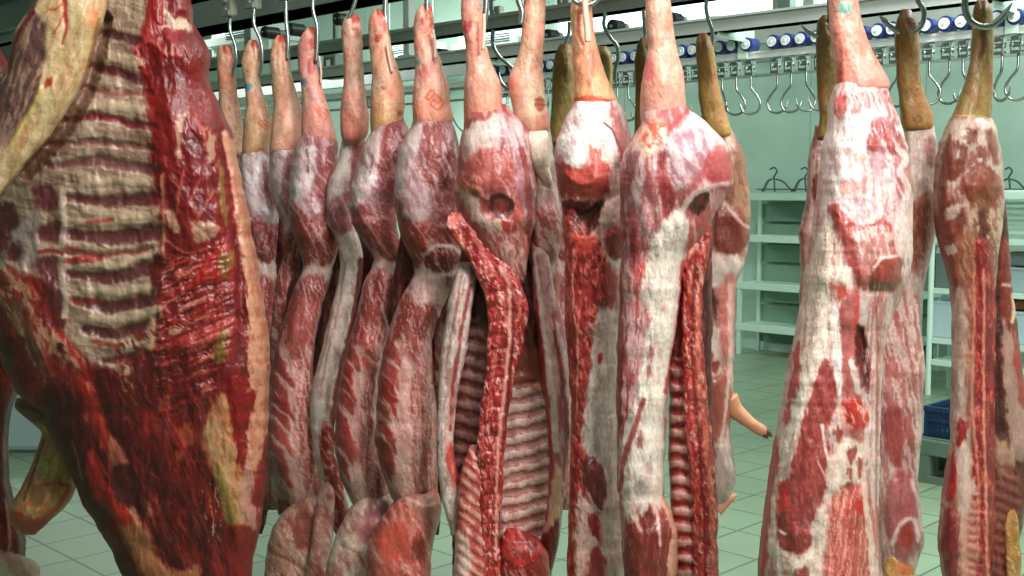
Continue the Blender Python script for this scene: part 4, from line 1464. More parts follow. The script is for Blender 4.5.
slab('ham', YH - 0.03, oHh, pHh, e, T=0.13, seed=83, res=1.5)
oIh = [(108, 518, 546), (130, 524, 550), (150, 522, 553), (180, 524, 557), (205, 526, 559), (230, 524, 562), (248, 526, 560), (262, 530, 556), (280, 532, 552), (295, 536, 548)]


def pIh(t):
    t.base((206, 178, 174))
    t.marble((170, 104, 108), 80, 4, 24, 0.52, 0.07, 0.6)
    t.poly([(527, 122), (546, 122), (552, 150), (546, 190), (536, 210), (530, 180)], (224, 206, 196), 2.5, 0.85, 0.004)
    t.line([(536, 150), (534, 190), (528, 215)], 2.2, (160, 70, 72), 0.8, -0.003)
    t.poly([(528, 222), (545, 205), (560, 215), (561, 245), (550, 262), (536, 258)], (166, 74, 72), 3, 0.8, 0.008)
    t.marble((222, 190, 180), 65, 3, 12, 0.56, 0.05, 0.7, [(528, 205), (560, 205), (561, 260), (532, 262)])


slab('ham', YH + 0.02, oIh, pIh, e, T=0.09, seed=84)
# left belly wall (pale strip)
oHl = [(262, 458, 478), (280, 455, 477), (300, 448, 473), (330, 445, 470), (350, 441, 467), (380, 439, 461), (400, 438, 457), (430, 436, 453), (450, 437, 454), (475, 438, 458), (500, 442, 460), (520, 447, 459), (535, 450, 457)]


def pHl(t):
    t.base((216, 196, 188))
    t.marble((160, 110, 108), 100, 2.2, 34, 0.58, 0.05, 0.7)
    t.line([(470, 285), (462, 330), (454, 380), (450, 430)], 1.8, (146, 48, 50), 0.8, -0.002)
    t.line([(462, 275), (452, 330), (446, 370)], 0.9, (140, 70, 70), 0.7)
    t.poly([(450, 440), (456, 450), (459, 480), (454, 486), (448, 470), (446, 450)], (196, 66, 60), 1.5, 0.9, 0.004)
    t.marble((228, 150, 138), 95, 3, 14, 0.56, 0.06, 0.7, [(445, 400), (455, 400), (460, 490), (446, 480)])


slab('belly_flap', YH - 0.02, oHl, pHl, e, T=0.05, seed=85, res=1.5)
# right belly wall
oHr = [(240, 530, 546), (262, 532, 550), (285, 533, 554), (310, 534, 560), (340, 538, 566), (370, 541, 570), (400, 545, 571), (430, 547, 571), (460, 550, 568), (490, 548, 565), (520, 545, 562), (545, 541, 558), (570, 536, 552), (600, 532, 548), (625, 536, 544)]


def pHr(t):
    t.base((196, 150, 150))
    t.marble((158, 78, 82), 84, 4, 30, 0.5, 0.07, 0.75)
    t.line([(534, 255), (540, 300), (546, 350), (552, 400), (555, 450)], (2, 2.4, 3, 4, 4), (226, 206, 200), 0.85, 0.004)
    t.line([(536, 300), (540, 340), (544, 380), (548, 430), (550, 470), (546, 520)], (1.5, 2.5, 3.5, 3, 2.5), (170, 48, 48), 0.85, 0.002)
    t.line([(554, 330), (562, 380), (568, 430), (564, 480)], (1.2, 2.5, 2.5), (132, 44, 54), 0.85, 0.0)
    t.line([(562, 340), (570, 400), (571, 440)], 1.4, (220, 200, 196), 0.8)
    t.poly([(552, 480), (562, 470), (560, 505), (554, 540), (544, 540), (548, 505)], (222, 176, 140), 2, 0.8, 0.003)
    t.poly([(540, 540), (552, 525), (560, 520), (556, 560), (545, 580), (536, 570)], (120, 30, 34), 2, 0.9)


slab('belly_flap', YH - 0.02, oHr, pHr, e, T=0.055, seed=86, res=1.5)
# split spine
oHs = [(212, 452, 466), (218, 447, 474), (228, 445, 480), (240, 454, 486), (255, 466, 500), (270, 475, 514), (290, 482, 525), (310, 486, 529), (340, 488, 524), (380, 485, 514), (420, 480, 507), (450, 477, 504), (480, 478, 503), (510, 479, 501), (540, 481, 500), (570, 481, 501), (610, 480, 500), (640, 484, 496)]


def pHs(t):
    t.base((176, 46, 46))
    t.marble((222, 120, 106), 85, 3, 9, 0.56, 0.05, 0.75, h=0.002)
    t.marble((126, 22, 28), 80, 3, 8, 0.58, 0.05, 0.7, h=-0.003)
    t.marble((232, 176, 160), 75, 2, 6, 0.66, 0.03, 0.9, h=0.002)
    t.line([(448, 222), (462, 216), (470, 226), (482, 250), (494, 275)], (4, 3, 3, 2), (214, 118, 108), 0.8, 0.003)
    t.line([(448, 216), (447, 226), (454, 228)], 1.6, (236, 190, 176), 0.9, 0.003)
    t.line([(500, 268), (508, 284), (510, 320), (506, 380), (500, 430), (497, 480), (496, 560)], (1.8, 1.8, 1.5, 1.3), (230, 176, 160), 0.75, 0.003)
    t.line([(513, 290), (513, 330), (508, 400), (503, 450)], 1.6, (104, 18, 24), 0.8, -0.003)
    for k in range(24):
        y = 292 + k * 14.5
        xx = np.interp(y, [292, 380, 450, 640], [487, 486, 478, 481])
        t.line([(xx, y + 2), (xx + 10, y - 2), (xx + 16, y - 1)], 0.8, (110, 20, 24), 0.7, -0.003)


slab('spine', YH - 0.075, oHs, pHs, e, T=0.032, seed=87, res=1.4, jit=1.8, pw=3.2)
# neck side ribs left of the spine, slanting
oHn = [(445, 470, 482), (460, 464, 484), (480, 458, 486), (505, 456, 486), (530, 455, 486), (560, 454, 488), (600, 452, 488), (640, 456, 480)]


def pHn(t):
    t.base((196, 130, 116))
    t.ribs([(440, 440), (490, 440), (490, 640), (440, 640)], 11.5, 0.75, (220, 170, 150), (176, 84, 76), (176, 50, 46), 0.8, 0.004, xc=465)
    t.marble((168, 46, 44), 70, 5, 12, 0.55, 0.08, 0.6)
    t.poly([(452, 545), (462, 530), (470, 560), (462, 600), (450, 600)], (214, 190, 180), 3, 0.8)


slab('neck', YH - 0.05, oHn, pHn, e, T=0.06, seed=88, res=1.5)
# raw neck end at lower right of the cavity
slab('neck_end', YH - 0.04, [(528, 506, 516), (540, 500, 540), (552, 498, 548), (570, 498, 550), (600, 498, 548), (630, 504, 536)],
     foreleg_paint(((170, 38, 36), (120, 18, 22), (220, 110, 96)), (('line', [(500, 548), (515, 562), (530, 560), (545, 545)], 2.2, (206, 50, 44), 0.9, 0.004),)), e, T=0.07, seed=89)
shank(e, YH - 0.025, [(-30, 466, 480), (-10, 462, 481), (10, 461, 482), (28, 462, 484), (45, 465, 486), (62, 466, 491), (74, 466, 497), (85, 464, 501), (98, 464, 502), (112, 464, 504), (124, 464, 502), (134, 464, 490), (141, 465, 476)], 81,
      tone=(226, 166, 148), low=(222, 138, 112), T=0.06, toe=False, marks=(('p', [(463, 22), (472, 22), (471, 30), (465, 31)], (176, 56, 66), 1.5, 0.8), ('p', [(462, -5), (480, -5), (482, 6), (462, 2)], (226, 150, 150), 3, 0.6)))
tendon(e, YH - 0.085, [(484, 14), (484, 30), (483, 50)], 0.005)
slab('fat_fold', YH - 0.06, [(130, 470, 480), (136, 464, 490), (143, 462, 492), (150, 464, 484), (155, 468, 478)], foreleg_paint(((228, 204, 190), (222, 178, 164), (236, 220, 208))), e, T=0.035, seed=90)
shank(e, YH - 0.01, [(-30, 528, 546), (0, 524, 546), (20, 523, 545), (40, 521, 544), (55, 518, 543), (68, 512, 543), (80, 508, 544), (92, 509, 545), (105, 512, 547), (118, 514, 550), (130, 518, 550), (136, 524, 544)], 91,
      tone=(230, 188, 164), low=(232, 190, 162), T=0.06, toe=False, marks=(('disc', 540, 104, 5.5, 7.5, (176, 76, 52)), ('l', [(535, 100), (545, 100)], 0.9, (120, 40, 30), 0.7), ('l', [(535, 105), (546, 105)], 0.9, (120, 40, 30), 0.7),
      ('p', [(508, 76), (514, 74), (513, 86), (508, 88)], (226, 130, 124), 2, 0.8), ('p', [(536, 118), (550, 112), (549, 130), (538, 132)], (222, 130, 112), 2, 0.8)))
slab('fat_fold', YH - 0.03, [(126, 530, 544), (134, 522, 549), (145, 520, 550), (158, 524, 550), (170, 534, 550), (185, 542, 552)], foreleg_paint(((234, 216, 198), (226, 190, 172), (240, 226, 212))), e, T=0.05, seed=92)

# ---------------- J  pork hung by a ring
YJ = YK(592, K1)
e = pork(592, YJ, 'pork side hung by a steel ring, glossy white ham over a round red muscle')
oJ = [(93, 580, 612), (100, 575, 617), (110, 570, 624), (122, 563, 628), (138, 557, 632), (155, 555, 634), (170, 556, 634), (185, 558, 633), (200, 561, 632), (225, 563, 630), (250, 565, 624), (280, 565, 622), (310, 564, 621), (350, 567, 620), (400, 571, 620), (440, 571, 620), (480, 569, 620), (520, 568, 624), (560, 567, 627), (600, 568, 622), (635, 576, 612)]


def pJ(t):
    t.base((190, 120, 116))
    t.marble((222, 196, 190), 82, 5, 26, 0.52, 0.07, 0.7)
    t.poly([(575, 104), (590, 97), (612, 102), (620, 112), (626, 150), (620, 168), (605, 162), (600, 150), (590, 158), (578, 168), (562, 160), (558, 140)], (244, 236, 232), 2.5, 0.95, 0.006, 16)
    t.marble((206, 130, 126), 60, 4, 12, 0.62, 0.05, 0.8, [(575, 98), (612, 98), (626, 116), (600, 120), (572, 122)])
    t.marble((180, 120, 134), 62, 3, 10, 0.56, 0.06, 0.6, [(560, 125), (578, 118), (574, 148), (558, 160)])
    t.poly([(610, 104), (618, 110), (626, 130), (632, 160), (630, 192), (622, 190), (618, 150), (612, 125)], (186, 84, 82), 1.8, 0.85, 0.004)
    t.line([(604, 123), (612, 130), (618, 144), (622, 152)], 1.0, (90, 24, 28), 0.9, -0.002)
    t.poly([(558, 176), (564, 160), (572, 166), (584, 168), (592, 162), (598, 156), (606, 166), (612, 176), (608, 194), (590, 200), (568, 196)], (190, 74, 64), 1.8, 0.95, 0.022, 20)
    t.poly([(590, 148), (600, 150), (601, 162), (592, 164)], (206, 100, 86), 2, 0.9)
    t.poly([(556, 165), (562, 175), (566, 196), (560, 196)], (134, 44, 42), 2, 0.8)
    t.poly([(612, 165), (618, 160), (621, 195), (612, 198)], (216, 178, 168), 2, 0.8)
    t.poly([(622, 150), (634, 155), (632, 196), (624, 196)], (178, 66, 68), 2, 0.85, 0.004)
    # cavity below
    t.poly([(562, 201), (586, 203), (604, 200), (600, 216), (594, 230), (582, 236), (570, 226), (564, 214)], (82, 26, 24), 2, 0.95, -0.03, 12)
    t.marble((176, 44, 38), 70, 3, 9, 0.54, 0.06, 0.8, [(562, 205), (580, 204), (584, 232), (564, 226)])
    t.poly([(604, 204), (620, 198), (622, 212), (614, 226), (604, 228), (600, 218)], (222, 184, 176), 1.8, 0.9, 0.010)
    t.poly([(606, 232), (616, 226), (626, 230), (628, 250), (618, 258), (606, 252)], (156, 56, 58), 2, 0.9, 0.012)
    t.poly([(600, 252), (618, 260), (630, 248), (628, 262), (612, 268)], (226, 210, 202), 1.5, 0.85, 0.004)
    # spine cut
    t.poly([(566, 215), (578, 236), (594, 236), (604, 262), (610, 300), (598, 312), (592, 340), (590, 380), (586, 400), (584, 420), (584, 450), (586, 520), (584, 640), (566, 640), (570, 440), (570, 400), (564, 300), (562, 240)], (172, 48, 46), 1.8, 0.95, 0.008, 10)
    t.poly([(600, 268), (614, 270), (614, 306), (602, 314)], (164, 60, 58), 2, 0.85, 0.006)
    q = [(562, 215), (600, 238), (606, 300), (592, 340), (586, 420), (586, 640), (564, 640), (562, 300)]
    t.marble((222, 116, 98), 82, 2.5, 8, 0.58, 0.05, 0.8, q, h=0.002)
    t.marble((114, 20, 24), 82, 2.6, 9, 0.60, 0.05, 0.7, q, h=-0.003)
    t.poly([(574, 236), (590, 234), (594, 248), (582, 254), (574, 248)], (214, 74, 56), 2, 0.8, 0.004)
    t.line([(574, 250), (573, 300), (578, 350), (576, 420)], 1.0, (230, 170, 154), 0.7)
    # grey membrane
    t.poly([(598, 316), (612, 308), (619, 330), (620, 400), (619, 450), (616, 500), (608, 476), (598, 462), (586, 452), (582, 425), (588, 395), (592, 350)], (220, 202, 194), 2, 0.95, 0.005, 12)
    t.marble((172, 146, 142), 88, 3, 30, 0.55, 0.06, 0.5, [(596, 316), (619, 320), (619, 480), (586, 440)])
    t.marble((226, 190, 176), 70, 2, 6, 0.64, 0.04, 0.9, [(588, 320), (606, 312), (604, 380), (590, 390)])
    t.poly([(598, 355), (602, 354), (603, 360), (598, 361)], (186, 44, 40), 1, 0.95)
    t.poly([(586, 456), (596, 460), (604, 474), (606, 498), (602, 513), (594, 508), (586, 492), (582, 470)], (112, 42, 48), 1.8, 0.95, 0.012)
    t.line([(588, 494), (596, 510), (604, 512)], 1.2, (220, 190, 180), 0.85)
    t.poly([(578, 494), (586, 500), (596, 514), (600, 540), (592, 560), (596, 600), (580, 600), (574, 540)], (218, 184, 172), 2, 0.85, 0.003)
    t.poly([(590, 512), (598, 516), (600, 540), (594, 536), (588, 524)], (150, 34, 38), 1.5, 0.9)
    t.poly([(606, 500), (618, 504), (626, 560), (620, 600), (606, 600), (600, 560)], (206, 186, 172), 3, 0.8)
    t.poly([(590, 552), (602, 548), (606, 580), (596, 600), (586, 590)], (152, 40, 42), 2, 0.85)
    t.line([(623, 262), (620, 300), (621, 360), (620, 430)], 2.2, (176, 130, 124), 0.7)


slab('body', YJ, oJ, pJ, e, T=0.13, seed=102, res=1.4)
shank(e, YJ + 0.005, [(-14, 576, 586), (-6, 572, 592), (10, 570, 592), (30, 571, 594), (45, 572, 597), (60, 573, 601), (75, 574, 606), (88, 574, 612), (100, 573, 618), (108, 574, 614), (113, 576, 600)], 101,
      tone=(228, 178, 142), low=(222, 160, 108), T=0.07, toe=False, marks=(('p', [(586, 60), (591, 50), (596, 62), (595, 78), (588, 84), (585, 74)], (176, 110, 82), 2, 0.8, 0.002), ('l', [(580, 8), (578, 30), (583, 44)], 2.2, (160, 60, 46), 0.7, -0.003),
      ('l', [(574, 100), (588, 98), (604, 100), (618, 104)], 2.4, (196, 62, 46), 0.8), ('p', [(572, 30), (575, 30), (575, 90), (572, 90)], (226, 150, 130), 2, 0.6)))
tendon(e, YJ - 0.075, [(585, -12), (585, 6), (587, 26), (588, 42)], 0.008)

# ---------------- K  big pork with white belly band and visible ribs
YKk = YK(668, K1)
e = pork(665, YKk, 'pork side with a smooth thick pale leg, broad white belly band and ribs at right')
oKr = [(205, 672, 716), (230, 672, 714), (260, 672, 712), (300, 668, 712), (350, 664, 712), (400, 670, 712), (450, 668, 714), (500, 670, 716), (560, 672, 718), (620, 676, 716), (650, 684, 710)]


def pKr(t):
    t.base((104, 44, 40))
    t.marble((60, 22, 22), 85, 6, 26, 0.5, 0.1, 0.7)
    t.ribs([(658, 385), (700, 375), (706, 470), (706, 650), (660, 650)], 15.5, 0.12, (206, 164, 150), (150, 50, 48), (196, 38, 38), 0.95, 0.008, xc=680, red_thr=0.30)
    t.marble((150, 108, 92), 80, 4, 16, 0.6, 0.06, 0.6, [(665, 300), (700, 300), (700, 380), (665, 380)])


slab('rib_cage', YKk + 0.03, oKr, pKr, e, T=0.05, seed=112, res=1.5)
oKs = [(215, 690, 712), (235, 684, 712), (255, 682, 708), (280, 683, 704), (310, 682, 702), (350, 682, 703), (400, 683, 708), (440, 686, 712), (480, 690, 716), (520, 692, 718), (560, 693, 719), (610, 692, 718), (645, 698, 712)]


def pKs(t):
    t.base((178, 52, 48))
    t.marble((218, 112, 96), 88, 2.4, 9, 0.56, 0.05, 0.8, h=0.002)
    t.marble((124, 26, 28), 85, 2.6, 9, 0.58, 0.05, 0.75, h=-0.003)
    t.marble((228, 176, 160), 80, 2, 7, 0.66, 0.03, 0.8)
    t.poly([(684, 232), (694, 228), (696, 250), (686, 256)], (222, 160, 140), 2.5, 0.8, 0.003)
    t.line([(694, 270), (692, 350), (698, 430), (704, 520), (706, 600)], 1.3, (110, 16, 22), 0.85, -0.004)
    t.line([(698, 300), (699, 370), (706, 440), (712, 520), (713, 600)], 2.6, (206, 130, 108), 0.6, 0.003)


slab('spine', YKk - 0.02, oKs, pKs, e, T=0.034, seed=113, res=1.4, jit=1.5, pw=3.2)
oK = [(100, 652, 682), (110, 645, 690), (118, 642, 702), (126, 640, 710), (140, 630, 724), (152, 624, 730), (168, 621, 733), (185, 620, 733), (198, 620, 725), (210, 620, 717), (224, 620, 711), (238, 621, 702), (252, 621, 689), (270, 621, 684), (300, 620, 680), (330, 618, 676), (360, 617, 670), (400, 616, 667), (430, 617, 664), (460, 617, 664), (495, 618, 664), (512, 620, 672), (530, 621, 677), (560, 623, 679), (600, 626, 676), (640, 634, 664)]


def pK(t):
    t.base((172, 96, 98))
    t.marble((216, 186, 184), 84, 5, 30, 0.53, 0.07, 0.7)
    # bloody stain at the top of the ham
    t.poly([(640, 130), (650, 120), (664, 122), (668, 140), (654, 152), (640, 162), (632, 150)], (228, 196, 176), 3, 0.9, 0.004)
    t.marble((210, 78, 52), 60, 4, 7, 0.52, 0.06, 0.85, [(644, 122), (666, 122), (668, 140), (650, 150), (640, 140)])
    t.poly([(668, 128), (684, 112), (690, 108), (684, 126), (672, 140)], (168, 66, 74), 1.5, 0.9, 0.003)
    t.poly([(678, 126), (700, 108), (722, 124), (730, 150), (722, 160), (700, 168), (684, 190), (672, 184), (662, 150)], (212, 186, 188), 3, 0.9, 0.006, 14)
    t.marble((156, 96, 112), 65, 4, 16, 0.52, 0.07, 0.75, [(666, 140), (700, 130), (716, 150), (684, 190), (668, 180)])
    t.poly([(706, 156), (720, 146), (732, 156), (733, 178), (726, 192), (714, 182), (704, 172)], (176, 74, 78), 2.5, 0.9, 0.010, 14)
    t.poly([(656, 162), (666, 150), (668, 176), (676, 200), (668, 222), (660, 200)], (150, 52, 58), 2.5, 0.8, -0.002)
    t.line([(640, 160), (636, 190), (646, 220), (656, 250)], 5, (206, 176, 178), 0.75, 0.004)
    t.marble((164, 84, 92), 100, 3, 20, 0.54, 0.06, 0.7, [(624, 160), (650, 160), (662, 240), (624, 260)])
    # dark hole
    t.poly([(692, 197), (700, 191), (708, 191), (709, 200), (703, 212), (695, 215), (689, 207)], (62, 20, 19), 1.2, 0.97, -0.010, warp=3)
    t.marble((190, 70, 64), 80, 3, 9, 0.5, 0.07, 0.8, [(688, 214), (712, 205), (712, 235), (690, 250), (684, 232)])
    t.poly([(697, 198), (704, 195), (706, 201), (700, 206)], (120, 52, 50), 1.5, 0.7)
    t.line([(728, 184), (712, 186), (694, 194), (684, 208), (678, 224)], (2, 2.6, 3, 2.4), (216, 186, 180), 0.85, 0.004)
    # left streaky side
    t.marble((150, 60, 70), 96, 3, 34, 0.52, 0.06, 0.8, [(618, 240), (652, 250), (640, 340), (632, 440), (618, 440)])
    t.poly([(637, 268), (646, 262), (650, 268), (646, 276), (638, 276)], (206, 50, 44), 1.5, 0.9, 0.002)
    # broad white band
    t.poly([(652, 240), (676, 210), (690, 222), (684, 250), (680, 300), (677, 340), (670, 370), (666, 400), (664, 440), (664, 492), (656, 512), (644, 520), (634, 530), (622, 505), (619, 470), (624, 430), (636, 390), (644, 350), (650, 310), (640, 300), (646, 262)], (232, 222, 208), 2.5, 0.95, 0.010, 16)
    t.marble((206, 186, 178), 92, 2.6, 24, 0.58, 0.05, 0.6, [(640, 220), (688, 220), (676, 350), (664, 500), (620, 500), (640, 350)])
    t.line([(684, 262), (680, 310), (674, 350), (666, 392)], 2.4, (190, 60, 64), 0.8)
    for (x, y, rx, ry, a) in ((650, 352, 2.5, 6, 0), (648, 372, 3, 7, 0), (634, 392, 4, 10, .3), (648, 468, 5, 6, 0), (640, 490, 6, 8, 0), (640, 440, 3, 8, .2)):
        t.poly([(x + rx * math.cos(q) * 1.0 - ry * math.sin(q) * a, y + ry * math.sin(q)) for q in np.linspace(0, 6.28, 8)[:-1]], (156, 74, 82) if ry < 9 and y < 450 else (176, 148, 150), 2.0, 0.8, -0.002)
    t.line([(644, 400), (634, 430), (624, 460), (620, 490)], (2.5, 3, 2), (164, 60, 62), 0.8)
    # dark muscle at the bottom
    t.poly([(624, 560), (628, 530), (640, 518), (650, 506), (658, 520), (668, 512), (677, 522), (680, 570), (674, 640), (628, 640)], (122, 42, 40), 1.8, 0.95, 0.010, 14)
    t.marble((150, 64, 56), 86, 3, 26, 0.55, 0.07, 0.6, [(624, 520), (680, 520), (676, 640), (628, 640)])
    t.line([(632, 500), (636, 520), (640, 530)], 1.8, (226, 180, 166), 0.8)
    t.line([(650, 478), (654, 502), (658, 520), (660, 545)], 1.6, (230, 186, 174), 0.85, 0.002)
    t.poly([(660, 495), (668, 498), (676, 506), (680, 524), (678, 560), (670, 585), (668, 560), (672, 530), (664, 512)], (226, 168, 140), 1.5, 0.9, 0.006)


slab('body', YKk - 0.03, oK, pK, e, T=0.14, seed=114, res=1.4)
shank(e, YKk - 0.022, [(-34, 650, 668), (-10, 646, 670), (10, 645, 672), (30, 646, 674), (48, 648, 677), (60, 646, 680), (72, 643, 684), (88, 641, 685), (100, 640, 686), (114, 640, 686), (124, 641, 680), (132, 645, 668)], 111,
      tone=(222, 174, 154), low=(222, 144, 128), T=0.075, toe=False, marks=(('p', [(645, 62), (652, 60), (655, 76), (646, 80), (643, 72)], (230, 110, 110), 3, 0.7),))

# ---------------- L  very large pork at right
YL = YK(848, K1)
e = pork(850, YL, 'very large pork side with a broad pink leg, nearest of all at the right')
oL = [(70, 842, 874), (80, 838, 884), (92, 834, 889), (100, 831, 892), (115, 829, 898), (130, 828, 903), (150, 822, 908), (175, 820, 911), (200, 818, 913), (225, 814, 914), (250, 810, 913), (275, 807, 910), (300, 804, 900), (330, 798, 888), (360, 791, 883), (400, 784, 881), (450, 774, 880), (500, 768, 879), (540, 763, 880), (576, 759, 882), (620, 757, 880), (655, 768, 868)]


def pL(t):
    t.base((216, 192, 186))
    t.marble((176, 104, 102), 92, 4, 36, 0.56, 0.06, 0.65)
    # ham
    t.poly([(832, 104), (850, 98), (866, 102), (868, 140), (858, 200), (846, 250), (828, 240), (822, 180), (826, 130)], (234, 218, 212), 4, 0.85, 0.010, 20)
    t.poly([(836, 96), (856, 92), (888, 94), (880, 106), (850, 112), (838, 110)], (206, 120, 112), 3, 0.8)
    t.poly([(834, 100), (842, 96), (848, 106), (842, 120), (834, 116)], (214, 92, 92), 2, 0.8)
    t.marble((140, 70, 74), 70, 3, 6, 0.56, 0.06, 0.8, [(846, 92), (890, 90), (890, 108), (848, 112)])
    t.poly([(868, 128), (876, 120), (888, 118), (898, 130), (908, 152), (896, 156), (880, 152), (868, 148)], (156, 62, 62), 1.8, 0.95, 0.003)
    t.poly([(884, 100), (893, 102), (900, 124), (892, 122)], (170, 84, 84), 2, 0.85, 0.001)
    t.line([(889, 104), (893, 116), (891, 120)], 1.2, (226, 190, 184), 0.8)
    t.marble((186, 150, 158), 30, 2.6, 20, 0.50, 0.06, 0.7, [(864, 150), (900, 158), (896, 180), (866, 184)])
    t.poly([(894, 168), (904, 152), (911, 160), (912, 200), (906, 210), (896, 190)], (176, 80, 78), 2, 0.85, 0.005)
    t.line([(898, 150), (906, 158), (900, 172), (908, 190), (898, 220), (892, 240)], 3.2, (228, 212, 206), 0.85, 0.005)
    t.poly([(842, 182), (856, 180), (862, 190), (856, 200), (844, 196)], (222, 140, 130), 3, 0.7)
    t.line([(846, 195), (866, 196), (880, 206), (878, 218), (862, 224)], 2.4, (232, 218, 212), 0.75, 0.002)
    t.poly([(852, 198), (870, 200), (876, 212), (862, 220), (850, 214)], (196, 172, 176), 3, 0.7)
    t.marble((190, 140, 150), 84, 5, 26, 0.55, 0.08, 0.4, [(828, 104), (900, 110), (910, 240), (822, 240)])
    t.marble((236, 222, 220), 70, 2, 22, 0.60, 0.05, 0.6, [(828, 104), (900, 110), (910, 240), (822, 240)])
    # red crescent muscle
    t.poly([(828, 206), (838, 205), (850, 216), (856, 226), (880, 222), (892, 226), (896, 250), (900, 270), (896, 288), (878, 293), (862, 288), (852, 272), (844, 250), (834, 226)], (166, 68, 64), 2, 0.9, 0.012, 16)
    t.poly([(853, 232), (884, 230), (890, 250), (880, 272), (868, 284), (860, 262)], (196, 150, 142), 5, 0.6)
    t.marble((224, 198, 188), 80, 2.2, 14, 0.56, 0.05, 0.7, [(852, 228), (888, 226), (892, 252), (866, 264), (856, 250)])
    t.poly([(872, 268), (880, 258), (894, 256), (902, 264), (900, 282), (888, 291), (874, 288)], (158, 70, 58), 2, 0.9, 0.012, 10)
    t.line([(873, 270), (882, 258), (896, 256)], 1.6, (226, 200, 192), 0.85, 0.003)
    t.poly([(894, 230), (906, 206), (914, 190), (913, 240), (904, 262), (896, 250)], (222, 192, 184), 2, 0.85, 0.004)
    # white flank left
    t.poly([(815, 240), (826, 220), (836, 236), (844, 262), (852, 286), (840, 300), (832, 330), (826, 360), (812, 420), (800, 480), (790, 540), (774, 560), (766, 540), (776, 470), (788, 400), (800, 340), (808, 280)], (234, 222, 206), 3, 0.9, 0.008, 16)
    t.marble((206, 168, 154), 100, 2.4, 40, 0.58, 0.05, 0.6, [(812, 240), (846, 260), (826, 360), (796, 500), (766, 520), (788, 400)])
    t.marble((204, 90, 84), 96, 1.6, 26, 0.66, 0.04, 0.6, [(812, 220), (850, 260), (840, 380), (800, 380)])
    t.poly([(834, 288), (844, 286), (846, 296), (838, 300)], (206, 60, 54), 2, 0.8)
    # red left edge patches
    for q in ([(795, 348), (800, 346), (800, 370), (793, 374)], [(791, 376), (799, 374), (796, 394), (788, 398)], [(786, 404), (792, 402), (789, 420), (784, 424)]):
        t.poly(q, (186, 70, 72), 1.2, 0.9, 0.002)
    t.poly([(768, 470), (776, 440), (780, 452), (772, 500), (766, 560), (764, 620), (758, 620), (760, 540)], (178, 72, 70), 2, 0.85, 0.003)
    # middle streaks
    t.poly([(846, 296), (856, 290), (860, 330), (862, 400), (866, 440), (858, 450), (846, 420), (840, 360), (838, 320)], (176, 86, 82), 3, 0.85, 0.005)
    t.line([(834, 310), (836, 340), (838, 370), (840, 394)], (4, 5, 4, 1.5), (236, 226, 218), 0.9, 0.004)
    t.line([(852, 362), (856, 378), (858, 392)], 3, (228, 212, 202), 0.85, 0.003)
    t.poly([(855, 330), (862, 326), (868, 345), (871, 372), (868, 392), (862, 386), (857, 360)], (92, 32, 32), 2, 0.95, -0.02, 8)
    t.line([(858, 292), (858, 310), (853, 332)], 1.6, (214, 70, 62), 0.8)
    t.poly([(870, 300), (888, 296), (884, 330), (880, 400), (878, 440), (872, 400), (868, 350)], (186, 112, 106), 3, 0.8, 0.003)
    t.marble((228, 204, 194), 94, 2.0, 40, 0.55, 0.05, 0.75, [(862, 296), (890, 296), (882, 400), (880, 460), (868, 420)])
    t.poly([(842, 402), (856, 400), (868, 410), (868, 425), (856, 428), (844, 416)], (196, 46, 40), 2.5, 0.9, 0.004)
    t.marble((230, 170, 150), 70, 3, 8, 0.56, 0.05, 0.8, [(838, 398), (868, 402), (868, 440), (842, 420)])
    # big red muscle lower left
    t.poly([(812, 388), (824, 360), (832, 368), (838, 404), (826, 430), (838, 462), (822, 500), (812, 524), (810, 545), (800, 560), (784, 550), (776, 530), (778, 500), (790, 470), (800, 430)], (154, 60, 60), 2.2, 0.95, 0.012, 22)
    t.marble((182, 92, 86), 80, 3, 22, 0.56, 0.06, 0.6, [(812, 388), (830, 380), (832, 440), (810, 540), (780, 540), (790, 470)])
    t.poly([(778, 488), (786, 484), (788, 500), (782, 512), (777, 506)], (218, 60, 56), 2, 0.85)
    t.line([(822, 425), (826, 450), (830, 468)], 1.6, (230, 212, 200), 0.85)
    t.line([(779, 530), (786, 534)], 1.2, (236, 220, 210), 0.9)
    t.line([(818, 462), (824, 474), (828, 486)], 1.0, (226, 190, 176), 0.8)
    # ragged fat lower middle
    t.poly([(828, 462), (842, 440), (864, 444), (868, 470), (850, 490), (834, 500), (830, 530), (822, 560), (824, 600), (800, 600), (784, 570), (782, 550), (800, 556), (812, 545), (814, 522), (824, 500)], (222, 202, 184), 2.5, 0.9, 0.003)
    for q in ([(846, 452), (854, 448), (856, 458), (850, 464)], [(858, 462), (866, 458), (866, 474), (860, 478)], [(842, 486), (850, 482), (858, 488), (852, 494)], [(846, 470), (852, 468), (852, 478)], [(795, 572), (806, 566), (810, 584), (800, 590)], [(836, 424), (842, 432), (840, 442), (834, 434)]):
        t.poly(q, (160, 70, 62), 1.5, 0.9, -0.002)
    t.marble((150, 140, 140), 60, 4, 6, 0.62, 0.05, 0.55, [(812, 500), (830, 490), (826, 600), (790, 600), (784, 560)])
    # striated belly muscle
    q = [(832, 500), (852, 488), (868, 484), (876, 520), (874, 560), (872, 620), (822, 620), (826, 560)]
    t.poly(q, (186, 84, 76), 3, 0.92, 0.008, 16)
    t.marble((228, 160, 140), 96, 1.5, 44, 0.54, 0.05, 0.75, q)
    t.marble((156, 56, 54), 96, 2.0, 34, 0.62, 0.05, 0.6, q)
    t.poly([(854, 504), (862, 500), (866, 512), (858, 514)], (206, 40, 40), 1.5, 0.9)
    t.line([(868, 430), (864, 470), (868, 520), (872, 560), (872, 620)], (1.6, 2.4, 3, 3), (228, 200, 186), 0.85, 0.005)
    t.line([(877, 300), (877, 400), (876, 480), (880, 560), (880, 620)], 1.4, (150, 60, 62), 0.6, -0.003)


